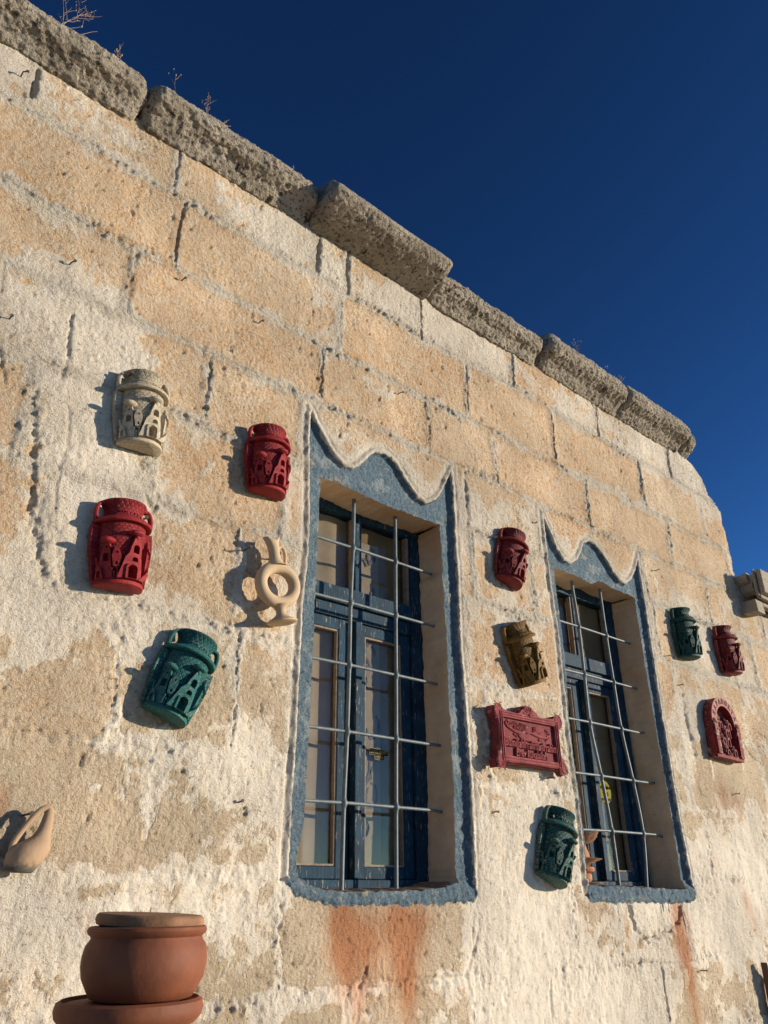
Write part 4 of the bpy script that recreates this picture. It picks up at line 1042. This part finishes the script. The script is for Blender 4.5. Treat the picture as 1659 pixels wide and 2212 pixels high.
    n_ = MB(); n_.tube([(2.62, .01, 1.957), (2.625, -.03, 1.955)], .0022, 6); n_.tube([(2.625, -.03, 1.955), (2.6252, -.032, 1.955)], .0055, 8)
    o = n_.build("nail", MNAIL); tag(o, "short nail under the lower right corner of the inscription plaque", "nail", "nails in the wall")
plaque()

# ------------------------------------------------------------------ arched plaque
def arch_plaque():
    mp = paint_material("worn_brick_red_paint", (0.21, 0.016, 0.014), False, (0.36, 0.25, 0.20), .045, .4, .75)
    mp2 = paint_material("faded_pink_red_paint", (0.42, 0.17, 0.14), False, (0.45, 0.35, 0.28), .03, .6, .8)
    mp3 = paint_material("relief_dull_red", (0.20, 0.035, 0.035), False, (0.38, 0.27, 0.24), .03, .6, .8)
    mdk = simple("letter_dark_brown", (0.06, 0.02, 0.018), .8, 60, .2, 0)
    t = empty("arched_plaque", (4.065, -.006, 2.155), "red arched plaque lettered KAPADOKYA with a carved cave village, far right", "plaque")
    t.rotation_euler = (0, A(1.5), 0)
    w = .134; zc_ = .175
    def arch(w_, zb_, zc2, r_): return [(-w_, zb_), (w_, zb_), (w_, zc2)] + [(r_ * math.cos(a), zc2 + r_ * math.sin(a)) for a in np.linspace(0, math.pi, 21)[1:-1]] + [(-w_, zc2)]
    co, fs = plate2d(arch(w, 0, zc_, w), [], .010, 0); b = MB(); b.add(flat_on_wall(co, 0, -.005, 0), fs); b.build("back_plate", mp3, t)
    co, fs = plate2d(arch(w, 0, zc_, w), [arch(.092, .018, zc_, .092)], .036, .001); b = MB(); b.add(flat_on_wall(co, 0, -.028, 0), fs); b.build("border", mp, t)
    ring_ = [(.136 * math.cos(a), zc_ + .136 * math.sin(a)) for a in np.linspace(0, math.pi, 25)] + [(.090 * math.cos(a), zc_ + .090 * math.sin(a)) for a in np.linspace(math.pi, 0, 25)]
    co, fs = plate2d(ring_, [], .004); b = MB(); b.add(flat_on_wall(co, 0, -.0485, 0), fs); b.build("arch_band", mp2, t)
    b = MB(); word = "KAPADOKYA"
    for i, ch in enumerate(word):
        a = math.radians(158 - i * 136 / (len(word) - 1)); co, fs = text_mesh(ch, .038, .001, bold=.0008, sx=.8)
        b.add(flat_on_wall(co, .112 * math.cos(a), -.0515, zc_ + .112 * math.sin(a), math.pi / 2 - a), fs)
    b.build("lettering", mdk, t)
    for s_ in (-1, 1):
        b = MB()
        for k in range(9): b.box(s_ * .113 - .017, s_ * .113 + .017, -.056, -.046, .014 + k * .0172, .014 + k * .0172 + .0158, .0006)
        b.build("column", mp, t)
        b = MB(); b.ball((s_ * .113, -.052, .172), .017, 10, (1.1, .7, .45)).ball((s_ * .113, -.050, .182), .019, 10, (1.0, .6, .4)); b.build("capital", mp2, t)
    rr_ = random.Random(3)
    for k in range(12):
        x = rr_.uniform(-.07, .07); z0 = .016 + (k % 4) * .045; hgt = rr_.uniform(.05, .09); r_ = rr_.uniform(.016, .026); dep = .034 - (k % 4) * .006
        if z0 + hgt > .215: hgt = .215 - z0
        b = MB(); b.lathe([(r_, 0), (r_ * .9, hgt * .4), (r_ * .45, hgt * .85), (r_ * .2, hgt)], 12, c=(x, -.010 - dep * .5, z0))
        co, fs = plate2d(arch_pts(0, 0, r_ * 1.3, hgt * .55), [arch_pts(0, .001, r_ * .8, hgt * .42)], .005); b.add(flat_on_wall(co, x, -.012 - dep * .5 - r_, z0), fs)
        co, fs = plate2d(arch_pts(0, hgt * .58, r_ * .7, hgt * .78), [arch_pts(0, hgt * .6, r_ * .35, hgt * .72)], .004); b.add(flat_on_wall(co, x, -.012 - dep * .5 - r_ * .7, z0), fs)
        b.build("fairy_chimney", mp3, t, True)
    b = MB(); b.lathe([(.03, 0), (.03, .012), (.02, .03), (.001, .036)], 14, c=(-.045, -.03, .045)); b.build("dome", mp3, t, True)
    b = MB()
    for k in range(26): b.ball((rr_.uniform(-.085, .085), -.035 + rr_.uniform(-.01, .01), .018 + rr_.uniform(0, .012)), rr_.uniform(.006, .013), 8, (1, 1, .8), .1)
    b.build("rocky_foot", mp3, t)
arch_plaque()

# ------------------------------------------------------------------ nails
def nail(px, py, L, label, head=True, bend=(0, 0), r=.0021, y0=0.0, group="nails in the wall"):
    x, z = W(px, py, -y0 if y0 else 0)
    b = MB(); pts = [(0, .02, 0), (0, -L * .6, 0), (bend[0], -L, bend[1])]
    b.tube(pts, r, 7)
    if head: b.tube([(bend[0], -L, bend[1]), (bend[0], -L - .0022, bend[1])], r * 2.3, 9)
    o = b.build("nail", MNAIL); o.location = (x, -y0, z); tag(o, label, "nail", group)
NG = [(524.5, 1190.6, .046, "long nail beside the mouth of the ring-shaped jug", (.0, .0)),
      (45, 165, .035, "bent nail in the pale stone at the top left corner", (.01, -.004)),
      (150, 572, .020, "small hooked nail in the ochre stone left of the top crack", (.008, .006)),
      (393, 606, .016, "small nail under the dark upright crack", (.004, .003)),
      (560, 697, .018, "small nail in the peach stone above the red vases", (.004, 0)),
      (862, 850, .018, "small nail in the peach stone above the near window", (.006, 0)),
      (20, 690, .022, "nail by the crack at the left edge", (0, 0)),
      (1152, 1131, .020, "nail between the two scalloped window tops", (0, 0)),
      (1414, 1233, .026, "thin nail right of the far window's scalloped top", (0, 0)),
      (1440, 1417, .026, "thin nail under the small dark green vase", (0, 0)),
      (1467, 1480, .022, "thin nail above the narrow upright slot", (0, 0)),
      (1588, 1715, .022, "thin nail under the arched plaque", (0, 0)),
      (1515, 2096, .022, "thin nail at the lower right below the far window", (0, 0)),
      (513, 1733, .016, "rusty nail stub left of the near window's foot", (.005, .003)),
      (1068, 1754, .014, "tiny nail left of the low green vase", (.004, 0)),
      (1345, 1300, .0, "", (0, 0))]
for px, py, L, lab, bend in NG:
    if L: nail(px, py, L, lab, bend=bend)
def vnail(px, py, Lfrom, Lto, label):      # a nail that holds a hanging thing: head at the given picture point
    x, z = W(px, py, -Lto); b = MB(); b.tube([(0, 0, 0), (0, Lfrom, 0)], .0024, 7); b.tube([(0, -.0012, 0), (0, .0012, 0)], .0055, 9)
    o = b.build("nail", MNAIL); o.location = (x, -Lto, z); tag(o, label, "nail", "nails holding the hung pottery")
vnail(286.5, 804, .06, .055, "nail through the left handle of the cream vase")
vnail(354, 835, .06, .060, "nail through the right handle of the cream vase")
vnail(605, 1195.5, .07, .062, "nail holding the ring-shaped jug by its handle")
vnail(318, 1117, .07, .062, "nail through the right handle of the large red vase")
vnail(1487, 1329, .07, .065, "nail beside the neck of the small dark green vase")
vnail(70, 1757, .07, .062, "nail under the handle of the pear-shaped jug")
vnail(1196, 1763, .05, .040, "nail in the handle of the low green vase")

# ------------------------------------------------------------------ clay lantern pieces on the far window's sill
def clay_stack():
    t = empty("clay_lantern", (2.912, .100, 1.585), "broken terracotta lantern with flared tiers on the far window's sill", "lantern")
    prof = [[(.040, 0), (.125, .002), (.128, .006), (.04, .010)], [(.052, .008), (.062, .018), (.062, .036), (.045, .042)], [(.045, .040), (.078, .046), (.084, .054), (.078, .062), (.04, .068)], [(.050, .066), (.06, .075), (.130, .090), (.134, .093), (.05, .100)],
            [(.062, .098), (.058, .115), (.050, .130), (.044, .145), (.04, .15)]]
    for k, p in enumerate(prof):
        b = MB(); b.lathe(p, 36); b.build("tier", MTERRA2 if k not in (0, 3) else MLID, t, True)
    b = MB(); n = 60; vs = []; fs = []
    for i in range(n):
        a = 2 * math.pi * i / n; j = 1 + .04 * math.sin(a * 5 + 1) + .025 * math.sin(a * 13); e = .010 * math.sin(a * 3 + .5)
        vs += [(.04 * math.sin(a), -.04 * math.cos(a), .148), (.10 * math.sin(a) * j, -.10 * math.cos(a) * j, .160 + e * .5), (.128 * math.sin(a) * j, -.128 * math.cos(a) * j, .182 + e), (.118 * math.sin(a) * j, -.118 * math.cos(a) * j, .190 + e), (.02 * math.sin(a), -.02 * math.cos(a), .165)]
    for i in range(n):
        for k in range(4): a = i * 5 + k; c = ((i + 1) % n) * 5 + k; fs.append((a, c, c + 1, a + 1))
    b.add(vs, fs); b.build("broken_bowl", MLID, t, True)
    t.scale = (.68, .68, 1.0)
clay_stack()

# ------------------------------------------------------------------ pots in the foreground
PX, PY = .712, -.58
b = MB(); b.box(PX - .2, PX + .2, PY - .2, PY + .2, .0, .70, .006)
o = b.build("stone_plinth", MREV, bevel=.01); tag(o, "pale stone plinth carrying the stacked pots, out of the picture below", "plinth")
def big_jar():
    t = empty("large_jar", (PX - .012, PY, .704), "large terracotta jar under the stacked pot, only its broad lid rim showing", "jar")
    t.scale = (.83, .83, 1.03)
    b = MB(); b.lathe([(.001, 0), (.11, 0), (.13, .02), (.19, .18), (.20, .34), (.165, .52), (.115, .60), (.110, .655)], 60); b.build("body", MTERRA2, t, True)
    b = MB(); b.lathe([(.112, .634), (.116, .640), (.128, .645), (.1395, .655), (.1425, .665), (.1395, .6755), (.132, .679), (.128, .6735), (.118, .6745), (.06, .6755), (.001, .676)], 72); b.build("lid", MTERRA, t, True)
big_jar()
def pot():
    t = empty("terracotta_pot", (PX + .006, PY, 1.4005), "round dark terracotta pot at the lower left, standing on the large jar's lid", "pot")
    t.scale = (.865, .865, .86)
    b = MB(); b.lathe([(.001, .001), (.086, 0), (.096, .004), (.103, .016), (.114, .036), (.1185, .058), (.118, .074), (.114, .092), (.107, .102), (.106, .106), (.1085, .109), (.1125, .112), (.1145, .118), (.1125, .123), (.108, .1255), (.100, .1245), (.098, .11), (.1, .06)], 72); b.build("body", MTERRA, t, True)
pot()
b = MB(); b.lathe([(.001, 0), (.094, 0), (.1010, .003), (.1035, .010), (.102, .018), (.098, .0215), (.05, .0225), (.001, .0225)], 64)
b.v = [(x * (1 + .012 * math.sin(5 * math.atan2(y, x))), y, z) for x, y, z in b.v]
o = b.build("pot_lid", MLID, smooth=True); o.location = (PX + .009, PY, 1.5065); o.rotation_euler = (A(2.2), A(1.5), 0); o.scale = (.875, .875, .9); tag(o, "flat flaking clay disc lying as a lid on the terracotta pot", "lid")

# ------------------------------------------------------------------ wooden eave of the lower wing
def eave():
    t = empty("wooden_eave", (4.66, -.05, 3.08), "weathered grey timber eave of the lower wing at the right edge", "eave")
    def lb(x0, x1, y0, y1, z0, z1, name, mat=MGREY, j=.004, bev=.006):
        b = MB(); b.box(x0 - 4.66, x1 - 4.66, y0 + .05, y1 + .05, z0 - 3.08, z1 - 3.08, j); return b.build(name, mat, t, bevel=bev)
    lb(4.69, 7.0, -.150, -.122, 3.165, 3.315, "fascia_board")
    lb(4.668, 4.69, -.118, -.100, 3.15, 3.32, "end_board")
    lb(4.70, 7.0, -.118, -.095, 3.14, 3.31, "inner_board", MGREY)
    lb(4.70, 7.0, -.093, .02, 3.245, 3.30, "roof_board", MGREY)
    lb(4.664, 4.76, -.098, .02, 3.055, 3.130, "joist")
    b = MB(); b.tube([(4.74 - 4.66, .08, .145), (4.74 - 4.66, -.035, .145)], .048, 9); b.build("log_end", MGREY, t)
    b = MB(); b.tube([(4.70 - 4.66, .08, .19), (4.70 - 4.66, -.02, .20)], .035, 9); b.build("log_end", MGREY, t)
    for k in range(5):
        lb(5.15 + .42 * k, 5.24 + .42 * k, -.098, .02, 3.06, 3.13, "joist")
    lb(4.78, 7.0, -.085, -.045, 3.115, 3.150, "batten")
eave()
# timber post at the lower right
b = MB(); vs = [(0, 0, 0), (.05, 0, 0), (.05, .03, 0), (0, .03, 0), (0, 0, 1.265), (.05, 0, 1.19), (.05, .03, 1.19), (0, .03, 1.265)]
b.add(vs, [(0, 1, 2, 3), (4, 5, 6, 7), (0, 1, 5, 4), (1, 2, 6, 5), (2, 3, 7, 6), (3, 0, 4, 7)])
MBRN = simple("brown_timber", (0.12, 0.06, 0.032), .8, 20, .3, .002, stretch=(4, 4, .4))
o = b.build("timber_post", MBRN, bevel=.002); o.location = (4.035, -.050, 0); tag(o, "brown slant-topped timber post at the lower right edge", "post")

# ------------------------------------------------------------------ dry weeds on the coping
def weed(px, py, hgt, n, spread, label, seed, bushy=False, lean=0.0, y=-.04, tip=False):
    x, z = W(px, py, y); rr_ = random.Random(seed); b = MB()
    def grow(p, d, L, r, lvl):
        pts = [Vector(p)]; dv = Vector(d).normalized(); k = 5
        for i in range(k):
            dv = (dv + Vector((rr_.uniform(-.18, .18), rr_.uniform(-.15, .15), rr_.uniform(-.02, .12)))).normalized(); pts.append(pts[-1] + dv * L / k)
            if lvl > 0 and i > 0 and rr_.random() < (.75 if bushy else .45):
                sd = (dv + Vector((rr_.choice((-1, 1)) * rr_.uniform(.5, 1.0), rr_.uniform(-.5, .5), rr_.uniform(0, .4)))).normalized(); grow(pts[-1], sd, L * rr_.uniform(.3, .55), r * .7, lvl - 1)
        b.tube(pts, [r * (1 - .6 * i / k) for i in range(k + 1)], 4)
        if tip or rr_.random() < .4: b.ball(pts[-1], r * 2.6, 6, (1, 1, 2.2))
    for i in range(n):
        grow((rr_.uniform(-spread, spread) * .3, rr_.uniform(-.01, .01), -.03), (lean + rr_.uniform(-1, 1) * spread * 8, rr_.uniform(-.2, .2), 1), hgt * rr_.uniform(.6, 1), .0011, 2 if bushy else 1)
    o = b.build("dry_weed", MWEED); o.location = (x, y, z); tag(o, label, "weed", "dry weeds on the coping stones")
weed(140, 52, .19, 5, .09, "bushy dry weed on the first coping stone at the top left", 1, True, .3)
weed(252, 112, .055, 7, .05, "small tuft of dry stalks on the first coping stone", 2)
weed(385, 200, .11, 1, .01, "tall single dry stalk on the second coping stone", 3, False, -.25, tip=True)
weed(450, 246, .075, 3, .05, "branching dry weed in the middle of the second coping stone", 4, True, -.1)
weed(478, 262, .055, 2, .04, "low twiggy weed right of the branching one", 5, True, .2)
weed(543, 312, .045, 1, .01, "short slanting stalk on the second coping stone", 6, False, .4)
weed(629, 372, .055, 2, .015, "thin upright stalk near the end of the second coping stone", 7, False, .05)
weed(663, 404, .035, 2, .015, "tiny stalks in the gap before the projecting coping stone", 8)
weed(919, 532, .022, 1, .005, "tiny stub of weed on the projecting coping stone", 9, tip=True)
weed(1252, 760, .10, 5, .05, "dry grass with seed heads on the fifth coping stone", 10, False, -.35, tip=True)
weed(1306, 790, .03, 2, .02, "two tiny seed heads on the fifth coping stone", 11, tip=True)
weed(1340, 818, .055, 5, .05, "dry grass tuft with seed heads at the fifth stone's far end", 12, False, .1, tip=True)
